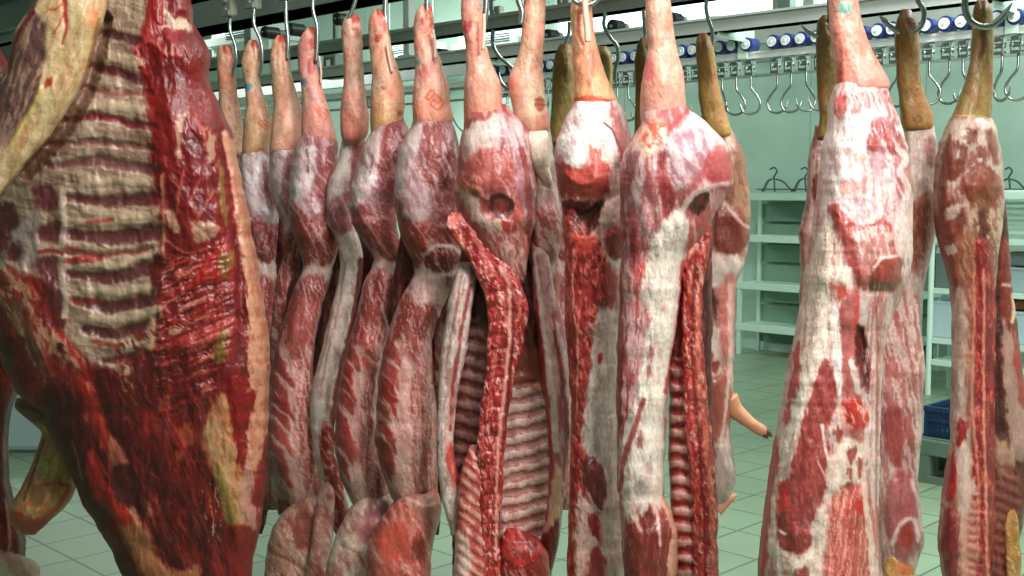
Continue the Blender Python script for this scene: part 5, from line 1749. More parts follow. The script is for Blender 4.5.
slab('body', YL, oL, pL, e, T=0.17, seed=122, res=1.35)
shank(e, YL + 0.0, [(-40, 832, 856), (-15, 830, 857), (5, 829, 859), (25, 830, 863), (40, 832, 868), (52, 834, 873), (64, 836, 880), (76, 837, 887), (83, 837, 890), (88, 836, 890), (93, 836, 880), (99, 835, 866), (104, 835, 852), (108, 837, 846)], 121,
      tone=(226, 158, 142), low=(220, 118, 106), T=0.09, toe=False, marks=(('p', [(838, 3), (850, 3), (850, 12), (842, 14), (838, 9)], (120, 190, 176), 2, 0.7), ('l', [(842, 4), (842, 11), (847, 12)], 1.0, (60, 150, 140), 0.8), ('l', [(848, 4), (849, 10)], 1.0, (60, 150, 140), 0.8),
      ('p', [(866, 30), (872, 40), (880, 66), (874, 60)], (206, 96, 60), 1.8, 0.8), ('p', [(838, 70), (844, 72), (842, 84), (838, 90)], (196, 60, 50), 2, 0.8),
      ('l', [(836, 96), (850, 94), (866, 90), (888, 86)], 2.2, (232, 160, 140), 0.7, 0.002), ('l', [(839, 40), (842, 60), (840, 76)], 1.2, (180, 70, 66), 0.6)))

# ================= rear row
def yellow(px, tone=SKY):
    return tone


YN = Y2(716)
e = pork(708, YN, 'rear pork with a yellow-brown trotter showing between the thick pale leg and the shelves')
oN = [(114, 708, 724), (122, 706, 728), (135, 704, 735), (150, 700, 743), (170, 700, 748), (195, 702, 750), (215, 704, 751), (235, 704, 750), (252, 700, 748), (268, 696, 743), (280, 694, 737), (300, 692, 735), (350, 690, 734), (400, 692, 732), (430, 694, 730), (447, 700, 732), (465, 704, 736), (485, 705, 735), (500, 708, 728), (512, 712, 722)]


def pN(t):
    t.base((168, 108, 96))
    t.marble((210, 178, 164), 80, 5, 24, 0.55, 0.06, 0.7)
    t.poly([(706, 136), (736, 136), (748, 165), (752, 215), (740, 240), (724, 210), (716, 170)], (140, 92, 70), 4, 0.85, 0.008)
    t.marble((176, 134, 100), 75, 4, 16, 0.54, 0.06, 0.6, [(706, 136), (740, 136), (752, 215), (720, 220)])
    t.poly([(712, 210), (728, 205), (744, 215), (748, 240), (736, 254), (718, 250), (708, 232)], (130, 56, 48), 3, 0.9, 0.010)
    t.line([(706, 200), (724, 202), (740, 222), (750, 228)], 1.8, (206, 170, 156), 0.8)
    t.poly([(706, 256), (722, 254), (742, 260), (738, 276), (730, 290), (712, 284)], (222, 204, 194), 3, 0.9, 0.004)
    t.poly([(706, 280), (712, 284), (716, 310), (714, 318), (708, 308)], (74, 26, 26), 1.5, 0.9, -0.01)
    t.poly([(722, 282), (736, 280), (735, 370), (728, 380), (720, 330)], (190, 100, 94), 2.5, 0.85, 0.004)
    t.line([(730, 286), (730, 330), (733, 380)], 2.2, (220, 184, 176), 0.7)
    t.poly([(694, 330), (716, 326), (722, 370), (704, 382), (696, 360)], (214, 192, 184), 3, 0.8)
    for q in ([(706, 352), (712, 352), (712, 360), (706, 360)], [(712, 362), (718, 364), (716, 374), (710, 370)]):
        t.poly(q, (150, 54, 46), 1.4, 0.9)
    t.poly([(704, 384), (722, 376), (730, 392), (726, 430), (716, 446), (704, 440), (700, 410)], (156, 78, 70), 3, 0.85, 0.006)
    t.line([(730, 350), (727, 400), (722, 440)], 1.6, (222, 196, 188), 0.7)
    t.poly([(712, 446), (722, 440), (733, 452), (736, 475), (732, 495), (718, 505), (708, 490), (706, 465)], (184, 160, 152), 2.5, 0.9, 0.012)
    t.poly([(706, 452), (714, 448), (716, 462), (708, 470)], (140, 50, 46), 1.5, 0.85)
    t.marble((132, 112, 118), 80, 4, 12, 0.58, 0.06, 0.6, [(714, 446), (736, 455), (734, 495), (716, 500)])


slab('body', YN, oN, pN, e, T=0.12, seed=132, res=1.6)
shank(e, YN - 0.03, [(33, 700, 706), (38, 696, 710), (50, 695, 714), (65, 697, 716), (80, 698, 718), (95, 698, 721), (110, 701, 725), (125, 703, 730), (135, 706, 733), (140, 712, 726)], 131,
      tone=SKY, T=0.05, redtop=0.3, marks=(('p', [(711, 70), (716, 72), (717, 80), (712, 80)], (176, 80, 60), 1.5, 0.7),))
bm = bmesh.new()
tube(bm, [P(728, 398, YN), P(734, 409, YN), P(744, 418, YN - 0.01), P(753, 425, YN - 0.02), P(761, 430, YN - 0.02), P(769, 434, YN - 0.02)], [0.034, 0.03, 0.024, 0.02, 0.021, 0.012], 16, 0.35)
o = finish('foreleg', bm, M_YSKIN if 'M_YSKIN' in globals() else mat('scalded_skin', (186, 126, 96), 0.5, 0, 0.2, 40, 0.4, 60), e, smooth=True)
M_YSKIN = o.data.materials[0]
bm = bmesh.new()
tube(bm, [P(765, 431, YN - 0.02), P(769, 433.5, YN - 0.02), P(772, 437, YN - 0.02)], [0.012, 0.010, 0.005], 10, 0.4)
tube(bm, [P(763, 433, YN - 0.02), P(766, 436, YN - 0.02), P(768, 438.5, YN - 0.02)], [0.011, 0.009, 0.005], 10, 0.4)
M_HOOF = mat('hoof', (90, 56, 44), 0.5, 0, 0.2, 60)
finish('hoof', bm, M_HOOF, e, smooth=True)
bm = bmesh.new()
tube(bm, [P(716, 508, YN), P(723, 503, YN), P(730, 498, YN), P(737, 495, YN)], [0.03, 0.022, 0.016, 0.010], 14, 0.4)
finish('foreleg', bm, M_YSKIN, e, smooth=True)

YO = Y2(826)
e = pork(824, YO, 'rear pork with a dark yellow trotter half hidden at the left of the huge leg')
oO = [(125, 816, 836), (140, 812, 840), (160, 809, 842), (185, 808, 842), (205, 806, 842), (220, 803, 842), (232, 799, 842), (245, 801, 840), (270, 801, 838), (300, 800, 836), (350, 802, 836), (420, 806, 836), (480, 812, 834), (500, 818, 830)]


def pO(t):
    t.base((150, 92, 88))
    t.marble((204, 176, 166), 88, 3, 30, 0.54, 0.06, 0.7)
    t.line([(812, 150), (810, 190), (812, 215)], 1.8, (206, 176, 168), 0.8)
    t.poly([(814, 180), (820, 178), (822, 215), (814, 222)], (96, 34, 34), 2, 0.85)
    t.poly([(800, 232), (806, 222), (810, 240), (806, 270), (801, 262)], (160, 54, 60), 1.5, 0.85)
    t.poly([(804, 216), (822, 220), (820, 260), (810, 300), (804, 300)], (196, 160, 146), 3, 0.7)


slab('body', YO, oO, pO, e, T=0.11, seed=142, res=1.7)
shank(e, YO - 0.03, [(15, 824, 834), (20, 817, 836), (40, 816, 838), (60, 816, 839), (80, 817, 840), (100, 818, 840), (115, 820, 840), (130, 818, 840), (140, 816, 840)], 141, tone=(136, 112, 56), T=0.05, redtop=0.0)

YP = Y2(912)
e = pork(906, YP, 'rear pork behind the huge side, its narrow yellow trotter and pale ham showing at right')
oP = [(104, 905, 922), (112, 903, 928), (122, 902, 933), (140, 900, 937), (170, 896, 940), (200, 892, 940), (230, 888, 937), (255, 884, 932), (275, 882, 926), (295, 880, 921), (330, 876, 921), (370, 874, 925), (400, 873, 923), (440, 873, 921), (480, 874, 918), (500, 875, 920), (520, 877, 923), (545, 878, 924), (565, 880, 918), (580, 882, 914), (600, 888, 908)]


def pP(t):
    t.base((184, 128, 122))
    t.marble((218, 192, 184), 88, 4, 30, 0.54, 0.06, 0.75)
    t.poly([(902, 130), (932, 122), (938, 150), (930, 190), (918, 220), (908, 200), (904, 160)], (198, 178, 166), 3, 0.9, 0.008)
    t.poly([(924, 145), (934, 138), (938, 160), (930, 168)], (150, 92, 88), 3, 0.8)
    t.poly([(914, 200), (938, 196), (936, 232), (924, 262), (914, 268), (910, 230)], (150, 76, 64), 3, 0.85, 0.008)
    t.marble((170, 140, 110), 78, 3, 12, 0.58, 0.05, 0.6, [(914, 200), (938, 196), (930, 262), (914, 260)])
    t.poly([(880, 300), (900, 290), (920, 300), (922, 360), (918, 460), (900, 480), (884, 440)], (176, 90, 84), 3, 0.7, 0.004)
    t.marble((226, 204, 194), 82, 2.4, 30, 0.52, 0.06, 0.8, [(878, 280), (922, 290), (922, 480), (878, 480)])
    t.poly([(884, 412), (896, 404), (904, 420), (904, 450), (896, 468), (886, 450)], (170, 74, 74), 2.5, 0.85, 0.004)
    t.poly([(888, 482), (904, 470), (920, 486), (923, 520), (920, 550), (900, 560), (888, 535), (884, 510)], (166, 84, 86), 3, 0.8, 0.012)
    t.poly([(896, 528), (908, 522), (914, 535), (908, 548), (898, 545)], (170, 66, 58), 2, 0.85, 0.004)
    t.line([(892, 545), (900, 525), (914, 520), (918, 540)], 2.2, (222, 200, 200), 0.85, 0.003)
    t.line([(912, 480), (918, 500), (922, 530)], 2, (206, 180, 176), 0.8)
    t.line([(924, 352), (920, 356), (916, 372)], 1.6, (226, 196, 176), 0.9, 0.003)


slab('body', YP, oP, pP, e, T=0.12, seed=152, res=1.6)
shank(e, YP - 0.03, [(9, 902, 910), (14, 899, 914), (24, 895, 918), (40, 895, 919), (60, 896, 920), (80, 897, 921), (92, 899, 924), (104, 900, 929), (115, 901, 933), (126, 902, 934), (132, 906, 930)], 151,
      tone=(156, 124, 64), T=0.05, redtop=0.2, marks=(('disc', 918, 119, 4.5, 4.5, (112, 72, 44)), ('disc', 918, 119, 2.6, 2.6, (150, 112, 62)), ('p', [(907, 16), (912, 18), (912, 36), (907, 34)], (136, 84, 60), 2, 0.6),
      ('p', [(905, 92), (910, 92), (910, 100), (906, 100)], (120, 80, 44), 1.5, 0.6)))
slab('foreleg', YP - 0.02, [(546, 888, 906), (556, 884, 914), (570, 882, 916), (590, 884, 914), (610, 888, 908), (622, 892, 902)],
     foreleg_paint(((206, 156, 88), (180, 120, 60), (222, 184, 120)), (('poly', [(896, 564), (906, 560), (910, 572), (900, 576)], (214, 110, 66), 3, 0.8),)), e, M_SKIN, T=0.07, seed=153)

# ---------------- M rightmost pork
YM = Y2(982)
e = pork(983, YM, 'rightmost pork, brown ham ball and bright red spine cut, hung on a wide open hook')
oMc = [(200, 962, 1006), (240, 958, 1009), (280, 956, 1012), (320, 956, 1017), (360, 958, 1022), (400, 960, 1026), (450, 960, 1030), (500, 962, 1026), (540, 966, 1020), (580, 968, 1016), (620, 974, 1008)]


def pMc(t):
    t.base((112, 52, 44))
    t.marble((70, 26, 24), 86, 6, 30, 0.5, 0.08, 0.8)
    t.poly([(1002, 240), (1010, 250), (1013, 310), (1008, 330), (1000, 300)], (150, 54, 46), 2.5, 0.9, 0.004)
    t.poly([(1000, 310), (1008, 330), (1016, 330), (1024, 400), (1030, 450), (1014, 460), (1006, 400), (1002, 360)], (196, 160, 146), 3, 0.85, 0.005)
    t.poly([(1012, 320), (1020, 350), (1026, 400), (1018, 400)], (176, 56, 54), 2, 0.8)
    t.line([(1013, 296), (1014, 310), (1012, 322)], 2.0, (232, 200, 160), 0.9, 0.004)
    t.line([(1004, 285), (1010, 286)], 1.6, (226, 196, 180), 0.8)
    t.poly([(995, 430), (1005, 440), (1016, 460), (1010, 480), (998, 470)], (206, 170, 140), 3, 0.8)
    t.ribs([(994, 480), (1020, 480), (1014, 620), (992, 620)], 11, 0.35, (168, 116, 100), (130, 56, 50), (150, 40, 40), 0.6, 0.004, xc=1000)
    t.poly([(995, 300), (1000, 290), (1003, 380), (1006, 430), (998, 440), (994, 400)], (70, 26, 24), 2, 0.85, -0.01)


slab('rib_cage', YM + 0.03, oMc, pMc, e, T=0.06, seed=162, res=1.6)
oM = [(100, 964, 984), (110, 957, 988), (118, 952, 992), (128, 947, 997), (145, 941, 1000), (165, 938, 1003), (185, 936, 1005), (205, 936, 1004), (225, 937, 1003), (245, 941, 1000), (265, 946, 998), (285, 951, 996), (310, 953, 996), (350, 954, 996), (400, 953, 996), (440, 952, 995), (465, 948, 995), (490, 945, 996), (520, 942, 996), (545, 940, 994), (576, 944, 992), (610, 950, 988), (635, 960, 980)]


def pM(t):
    t.base((158, 92, 80))
    t.marble((208, 182, 168), 84, 4, 22, 0.56, 0.06, 0.7)
    t.poly([(950, 122), (994, 122), (1000, 150), (1004, 190), (990, 180), (972, 150), (960, 180), (944, 190), (940, 160)], (206, 188, 172), 3, 0.85, 0.006)
    for q in ([(966, 130), (976, 128), (978, 140), (968, 144)], [(976, 148), (984, 146), (988, 158), (980, 164)], [(952, 148), (962, 142), (966, 160), (956, 180), (948, 176)], [(942, 150), (952, 135), (954, 160), (946, 198), (938, 190)], [(986, 130), (996, 132), (1000, 160), (992, 162)]):
        t.poly(q, (136, 70, 54), 2, 0.9, 0.003)
    t.poly([(966, 172), (978, 160), (992, 168), (1002, 180), (1000, 196), (986, 206), (970, 202), (962, 188)], (146, 74, 50), 2, 0.95, 0.020, 18)
    t.marble((180, 110, 74), 60, 4, 14, 0.56, 0.06, 0.5, [(964, 170), (1000, 175), (996, 204), (968, 202)])
    t.poly([(940, 205), (960, 200), (966, 222), (958, 240), (946, 240), (938, 224)], (136, 62, 50), 3, 0.85, 0.006)
    t.poly([(948, 208), (964, 204), (960, 214), (946, 222)], (220, 200, 186), 2, 0.85, 0.003)
    t.poly([(970, 208), (998, 204), (1000, 240), (996, 252), (980, 246), (970, 228)], (166, 104, 84), 3, 0.8)
    t.marble((222, 190, 164), 70, 2.6, 7, 0.55, 0.05, 0.8, [(968, 206), (1000, 206), (1000, 255), (976, 250)])
    t.poly([(980, 210), (986, 212), (988, 238), (980, 236)], (84, 34, 34), 2, 0.7, -0.004)
    t.poly([(942, 246), (958, 244), (962, 270), (956, 290), (948, 280)], (148, 66, 54), 2.5, 0.85, 0.005)
    t.poly([(944, 248), (954, 244), (956, 252), (948, 254)], (226, 208, 190), 1.5, 0.85)
    t.poly([(958, 240), (976, 238), (978, 300), (974, 380), (978, 440), (968, 450), (962, 380), (958, 300)], (160, 92, 70), 3, 0.85, 0.004)
    t.marble((196, 140, 104), 76, 2.5, 12, 0.56, 0.05, 0.7, [(960, 240), (978, 240), (976, 360), (962, 360)])
    t.poly([(954, 294), (964, 292), (968, 340), (966, 400), (970, 440), (960, 450), (952, 440), (953, 340)], (200, 176, 162), 2.5, 0.9, 0.004)
    t.marble((160, 128, 120), 88, 4, 16, 0.56, 0.06, 0.5, [(953, 294), (966, 292), (968, 440), (952, 440)])
    # ragged lower left
    t.poly([(948, 460), (956, 452), (960, 470), (956, 496), (948, 500), (944, 484)], (174, 34, 34), 2, 0.9, 0.006)
    t.poly([(960, 420), (968, 424), (964, 440), (956, 444)], (164, 30, 30), 1.5, 0.9, 0.002)
    t.poly([(956, 450), (970, 444), (972, 480), (974, 520), (964, 524), (958, 500)], (220, 192, 180), 2.5, 0.85, 0.003)
    t.poly([(940, 530), (950, 508), (958, 520), (958, 560), (952, 600), (944, 600)], (130, 34, 40), 2.5, 0.9, 0.008)
    t.poly([(964, 520), (976, 510), (984, 540), (984, 600), (964, 600), (960, 560)], (214, 160, 140), 3, 0.85)
    t.ribs([(970, 500), (990, 500), (990, 600), (970, 600)], 9, 0.2, (220, 170, 146), (176, 70, 60), None, 0.6, 0.004, xc=980)
    # bright spine cut
    q = [(974, 250), (984, 240), (990, 262), (996, 290), (996, 360), (995, 440), (995, 520), (992, 640), (978, 640), (978, 520), (974, 460), (976, 400), (975, 320)]
    t.poly(q, (160, 38, 40), 1.6, 0.95, 0.010, 8)
    t.marble((222, 104, 88), 88, 2.2, 9, 0.57, 0.05, 0.75, q, h=0.002)
    t.marble((132, 14, 30), 88, 3, 12, 0.56, 0.05, 0.7, q, h=-0.002)
    t.line([(984, 270), (984, 340), (984, 420), (986, 500), (988, 600)], 1.5, (226, 160, 130), 0.8, 0.003)
    t.line([(974, 260), (974, 320), (972, 400), (978, 470), (978, 560)], 1.3, (220, 150, 128), 0.7, 0.002)


slab('body', YM - 0.02, oM, pM, e, T=0.12, seed=163, res=1.4)
shank(e, YM - 0.032, [(0, 978, 986), (6, 974, 992), (20, 973, 994), (40, 972, 994), (60, 971, 993), (75, 968, 993), (90, 963, 993), (105, 957, 992), (115, 953, 992), (124, 951, 990), (130, 958, 976)], 161,
      tone=(160, 134, 78), T=0.055, redtop=0.3, marks=(('l', [(977, 26), (977, 50), (972, 70)], 2.4, (196, 150, 112), 0.85, 0.003), ('l', [(984, 28), (984, 44), (981, 58)], 2.0, (120, 60, 40), 0.85, -0.004),
      ('l', [(952, 118), (970, 116), (992, 120)], 2.4, (206, 180, 120), 0.8)))
slab('foreleg', YM - 0.01, [(508, 1006, 1014), (520, 1004, 1018), (540, 1004, 1020), (565, 1006, 1021), (600, 1008, 1020), (615, 1011, 1017)],
     foreleg_paint(((186, 136, 70), (160, 110, 52), (206, 160, 96))), e, M_SKIN, T=0.04, seed=164)

# ---------------- rear legs seen in the gaps
for (px, lab, o_s, tone, sd) in (
        (562, 'rear pork, its yellow-green trotter just left of the ring-hung leg', [(44, 561, 569), (50, 556, 573), (65, 553, 575), (85, 552, 575), (105, 552, 576), (125, 550, 576), (145, 548, 576)], (140, 130, 66), 171),
        (604, 'rear pork, only a sliver of its olive trotter right of the ring-hung leg', [(46, 598, 606), (52, 594, 611), (70, 592, 613), (90, 592, 613), (110, 592, 614), (130, 590, 616), (145, 588, 618)], (146, 138, 76), 181),
        (643, 'rear pork, its dark brown trotter edging out left of the thick pale leg', [(37, 642, 651), (42, 637, 655), (60, 634, 656), (85, 635, 656), (110, 635, 656), (135, 634, 656), (145, 634, 658)], (120, 92, 46), 191)):
    Yq = Y2(px)
    e = pork(px, Yq, lab)
    shank(e, Yq - 0.03, o_s, sd, tone=tone, T=0.045, redtop=0.2)
    cx = px + (8 if px > 640 else 2)
    ob = [(136, cx - 8, cx + 10), (150, cx - 14, cx + 16), (185, cx - 18, cx + 20), (230, cx - 18, cx + 20), (265, cx - 12, cx + 14), (330, cx - 14, cx + 14), (420, cx - 16, cx + 16), (490, cx - 12, cx + 12), (510, cx - 6, cx + 6)]
    slab('body', Yq, ob, flank_paint(dict(o=ob, ham=262, loin=340, bot=500)), e, T=0.09, seed=sd + 1, res=2.4)

# ================= beef side in front, left
YBf = 2.75
e = empty('beef_carcass', P(120, 40, YBf), 'large raw side of beef with rib cage and dark red meat, nearest at the left', 'beef carcass')
oBf = [(-60, 70, 176), (-20, 62, 188), (5, 56, 190), (20, 50, 190), (28, 46, 196), (45, 38, 206), (60, 30, 208), (76, 18, 206), (90, 0, 210), (110, -30, 219), (130, -30, 228), (150, -28, 233), (200, -28, 243), (250, -26, 252), (300, -20, 261), (340, -8, 266), (370, 6, 268), (392, 14, 267), (405, 30, 267), (412, 42, 267), (430, 47, 266), (450, 56, 266), (470, 68, 265), (490, 76, 263), (505, 82, 262), (520, 94, 260), (545, 108, 256), (560, 115, 252), (576, 121, 250), (610, 136, 246), (650, 150, 236), (680, 166, 220)]


def pBf(t):
    t.base((140, 34, 34))
    t.marble((112, 22, 26), 80, 14, 40, 0.50, 0.12, 0.85, h=-0.002)
    t.marble((176, 50, 42), 75, 9, 26, 0.62, 0.08, 0.7, h=0.002)
    # chest wall: cream ribs
    R_ = [(86, -60), (150, -60), (146, 20), (134, 48), (138, 70), (150, 110), (156, 150), (162, 200), (160, 250), (160, 300), (158, 335), (150, 352), (134, 372), (116, 372), (100, 368), (72, 344), (58, 326), (54, 290), (30, 276), (-20, 266), (-40, 180), (0, 170), (60, 100)]
    t.poly(R_, (166, 146, 122), 3, 0.97, -0.012, 20)
    t.marble((190, 170, 142), 20, 6, 30, 0.50, 0.08, 0.7, R_)
    t.marble((140, 118, 104), 15, 3, 20, 0.58, 0.06, 0.6, R_)
    # rib bars and dark gaps between
    gaps = [((92, 36), (112, 34), (138, 42), 5, (84, 50, 58)), ((86, 66), (110, 70), (144, 82), 4.5, (96, 46, 58)), ((76, 88), (104, 92), (148, 94), 2.6, (150, 92, 86)), ((62, 122), (96, 116), (152, 128), 3.2, (128, 38, 48)),
            ((46, 146), (90, 142), (154, 148), 2.0, (176, 118, 110)), ((50, 166), (100, 160), (156, 172), 5, (132, 92, 96)), ((70, 198), (110, 202), (160, 198), 6, (104, 62, 66)), ((66, 234), (110, 238), (161, 232), 7.5, (104, 62, 64)),
            ((60, 252), (100, 256), (150, 250), 2.4, (166, 88, 84)), ((70, 274), (110, 278), (160, 266), 7, (100, 60, 62)), ((74, 300), (110, 308), (158, 298), 6.5, (98, 60, 62)), ((84, 330), (116, 334), (156, 322), 6, (92, 50, 54)), ((104, 362), (124, 360), (144, 352), 4, (88, 46, 48))]
    for (a, b, c, wd, col) in gaps:
        t.line([a, b, c], (wd * 0.5, wd, wd * 0.9), col, 0.85, -0.006, 1.8, 5)
    for (a, b, c, wd) in (((84, 210), (120, 216), (160, 214), 3), ((84, 182), (116, 180), (158, 184), 3.5), ((76, 222), (110, 222), (150, 220), 2.5), ((80, 262), (116, 266), (160, 250), 3), ((84, 290), (120, 292), (160, 284), 3), ((92, 318), (120, 320), (158, 310), 3), ((104, 346), (126, 346), (150, 338), 3), ((80, 106), (110, 104), (150, 112), 5), ((100, 54), (120, 58), (138, 62), 5)):
        t.line([a, b, c], wd, (202, 180, 148), 0.8, 0.006, 1.5, 4)
    for (a, b, wd) in (((88, 222), (112, 220), 2.5), ((60, 262), (90, 258), 3), ((70, 262), (100, 258), 3), ((94, 342), (120, 348), 2.5), ((70, 302), (96, 300), 2.5), ((62, 245), (80, 250), 2)):
        t.line([a, b], wd, (176, 66, 62), 0.7, 0.0, 1.5, 4)
    # left dark-purple blotches and white film
    for q in ([(34, 190), (50, 186), (58, 200), (50, 212), (38, 206)], [(30, 232), (48, 222), (62, 226), (58, 240), (40, 242)], [(10, 246), (22, 242), (28, 254), (18, 262), (8, 256)], [(32, 262), (54, 256), (62, 270), (56, 286), (40, 276)], [(0, 204), (14, 206), (18, 226), (6, 232), (-10, 222)], [(46, 290), (60, 290), (66, 310), (56, 316)], [(-10, 228), (10, 236), (2, 250), (-12, 246)]):
        t.poly(q, (96, 50, 58), 3, 0.85, -0.004)
    t.poly([(12, 232), (30, 216), (44, 214), (38, 232), (44, 250), (34, 264), (16, 266), (20, 250)], (172, 160, 152), 4, 0.7)
    t.line([(60, 190), (64, 230), (60, 262), (66, 300), (64, 318)], 3, (196, 182, 166), 0.7, 0.004)
    t.line([(40, 252), (54, 250), (62, 254)], 2, (160, 44, 50), 0.8)
    # cream gristle belt, lower left
    t.poly([(-30, 262), (0, 268), (18, 276), (34, 290), (46, 310), (58, 330), (76, 350), (86, 368), (70, 372), (52, 352), (44, 372), (56, 384), (58, 392), (44, 388), (30, 360), (14, 330), (0, 305), (-20, 300)], (196, 154, 118), 3, 0.9, 0.006)
    t.marble((150, 54, 46), 60, 5, 16, 0.52, 0.06, 0.85, [(-30, 262), (20, 272), (60, 330), (86, 370), (40, 390), (0, 310)])
    t.line([(14, 300), (24, 318), (32, 345), (46, 372), (58, 384)], (4, 5, 5, 5), (112, 84, 62), 0.9, 0.002)
    t.poly([(38, 300), (48, 302), (54, 320), (50, 334), (42, 320)], (130, 28, 30), 2, 0.9)
    t.poly([(56, 320), (66, 318), (66, 328), (58, 330)], (104, 30, 34), 1.5, 0.85)
    t.poly([(58, 344), (64, 344), (63, 350), (58, 350)], (60, 20, 24), 1.2, 0.9, -0.004)
    t.line([(60, 330), (72, 352), (86, 372), (98, 396)], 2, (190, 46, 40), 0.8)
    # frayed fat at the foot of the ribs
    t.poly([(150, 318), (158, 322), (156, 345), (146, 358), (140, 380), (130, 392), (120, 388), (118, 374), (130, 366), (142, 352)], (206, 172, 136), 2.5, 0.85, 0.006)
    t.marble((120, 44, 36), 60, 3, 8, 0.55, 0.05, 0.8, [(120, 340), (158, 330), (150, 385), (122, 390)])
    # upper right lean: deep red mass
    t.poly([(148, 40), (158, 30), (176, 28), (192, 32), (206, 50), (208, 74), (200, 84), (210, 112), (222, 124), (224, 150), (228, 200), (226, 236), (200, 250), (170, 250), (160, 200), (154, 160), (150, 110), (146, 70)], (140, 24, 28), 2.5, 0.95, 0.018, 20)
    t.marble((160, 32, 32), 70, 12, 30, 0.55, 0.12, 0.7, [(148, 30), (206, 40), (226, 150), (228, 250), (160, 250)], h=0.003)
    t.marble((110, 16, 22), 70, 10, 24, 0.58, 0.1, 0.7, [(148, 30), (206, 40), (226, 150), (228, 250), (160, 250)], h=-0.003)
    t.line([(134, 50), (150, 40), (164, 52), (180, 56)], 2.0, (206, 110, 96), 0.8, 0.003)
    t.line([(146, 38), (156, 28), (168, 26)], 1.4, (222, 170, 140), 0.8)
    t.poly([(146, -60), (168, -60), (166, 10), (162, 28), (148, 38), (140, 44), (146, 10)], (170, 36, 36), 2, 0.9, 0.006)
    t.poly([(164, 10), (172, 12), (188, 18), (192, 32), (180, 28), (168, 26)], (206, 190, 160), 2, 0.9, 0.003)
    t.poly([(166, -60), (190, -60), (190, 14), (184, 18), (170, 10)], (140, 24, 28), 2, 0.9, 0.006)
    # pale seams in the lean
    for q in ([(176, 122), (182, 114), (190, 112), (184, 122), (180, 140), (182, 158), (176, 152)], [(166, 206), (172, 210), (180, 228), (174, 234), (166, 222)], [(190, 226), (206, 222), (222, 228), (210, 240), (196, 240)], [(176, 270), (186, 276), (182, 284), (174, 280)], [(168, 330), (176, 326), (182, 330), (174, 336)], [(208, 130), (214, 134), (216, 150), (212, 162), (206, 160)]):
        t.poly(q, (208, 170, 138), 1.8, 0.85, 0.003)
    for l in ([(196, 118), (204, 130), (206, 150)], [(200, 180), (190, 200), (196, 216)], [(170, 176), (180, 190), (176, 214)], [(214, 190), (204, 210), (190, 226)], [(166, 240), (184, 252), (200, 250), (220, 246)], [(184, 170), (176, 200)]):
        t.line(l, 1.3, (214, 122, 96), 0.8, 0.002)
    t.line([(162, 176), (164, 230), (162, 290), (160, 340)], 1.6, (212, 160, 126), 0.75, 0.004)
    t.poly([(152, 258), (162, 254), (166, 268), (160, 292), (152, 280)], (92, 16, 20), 2, 0.9, -0.004)
    # middle right: bands of lean running across
    Q = [(162, 262), (200, 250), (228, 240), (234, 300), (230, 350), (210, 400), (160, 410), (158, 330)]
    t.marble((186, 52, 46), -22, 4, 40, 0.50, 0.06, 0.85, Q, h=0.004)
    t.marble((112, 20, 26), -22, 5, 36, 0.56, 0.06, 0.8, Q, h=-0.004)
    t.marble((222, 146, 124), -25, 2, 24, 0.64, 0.04, 0.8, Q)
    t.poly([(208, 254), (226, 246), (236, 262), (230, 276), (214, 284), (196, 280)], (196, 50, 48), 2.5, 0.9, 0.006)
    t.poly([(180, 340), (210, 320), (236, 316), (232, 330), (206, 346), (190, 350)], (214, 100, 96), 3, 0.7, 0.003)
    # yellow-green tendon strips
    for q in ([(217, 160), (222, 164), (228, 206), (226, 224), (220, 206)], [(220, 256), (232, 250), (234, 262), (226, 276), (220, 272)], [(218, 336), (224, 330), (226, 350), (220, 366), (214, 360)], [(212, 470), (220, 450), (226, 470), (236, 500), (240, 530), (232, 532), (222, 500)]):
        t.poly(q, (158, 140, 66), 2, 0.85, 0.002)
    # cream fat, right lower
    t.poly([(206, 420), (218, 396), (228, 400), (234, 430), (242, 470), (246, 510), (240, 545), (232, 548), (224, 520), (214, 480), (204, 450)], (212, 168, 120), 3, 0.9, 0.006)
    t.poly([(196, 432), (206, 420), (212, 440), (208, 462), (200, 450)], (206, 160, 122), 2.5, 0.85)
    t.marble((200, 110, 60), 75, 4, 14, 0.58, 0.06, 0.6, [(196, 400), (240, 400), (246, 545), (210, 520)])
    t.poly([(214, 470), (222, 470), (236, 508), (238, 530), (230, 534)], (162, 146, 72), 2, 0.85)
    # outer fat rim with a dark red gap inside it
    t.line([(222, 132), (228, 170), (236, 220), (240, 262), (240, 300), (246, 330)], (1.8, 2.4, 3, 3, 3), (110, 14, 22), 0.9, -0.008)
    t.line([(225, 134), (234, 170), (242, 220), (250, 260), (256, 300), (258, 350), (258, 400), (256, 440), (252, 464)], (4, 5, 7, 8, 10, 10, 9, 7), (224, 168, 132), 0.95, 0.008, 1.5)
    t.marble((206, 110, 84), 82, 3, 8, 0.56, 0.06, 0.6, [(224, 134), (246, 200), (268, 300), (268, 460), (246, 460), (240, 300), (232, 220)])
    t.poly([(228, 380), (240, 376), (252, 388), (256, 402), (246, 430), (240, 465), (234, 440), (230, 410)], (156, 18, 24), 1.8, 0.95, 0.006)
    t.poly([(246, 468), (256, 470), (252, 500), (260, 510), (254, 530), (242, 520), (240, 490)], (212, 160, 142), 2.5, 0.85, 0.006)
    # dark lean bottom
    B_ = [(46, 400), (100, 380), (160, 350), (206, 400), (200, 440), (214, 480), (228, 530), (250, 560), (240, 680), (150, 680), (60, 460)]
    t.marble((84, 16, 22), 66, 12, 44, 0.44, 0.10, 0.95, B_)
    t.marble((140, 30, 32), 64, 7, 36, 0.60, 0.08, 0.7, B_)
    t.marble((196, 110, 90), 66, 1.6, 26, 0.68, 0.03, 0.6, B_)
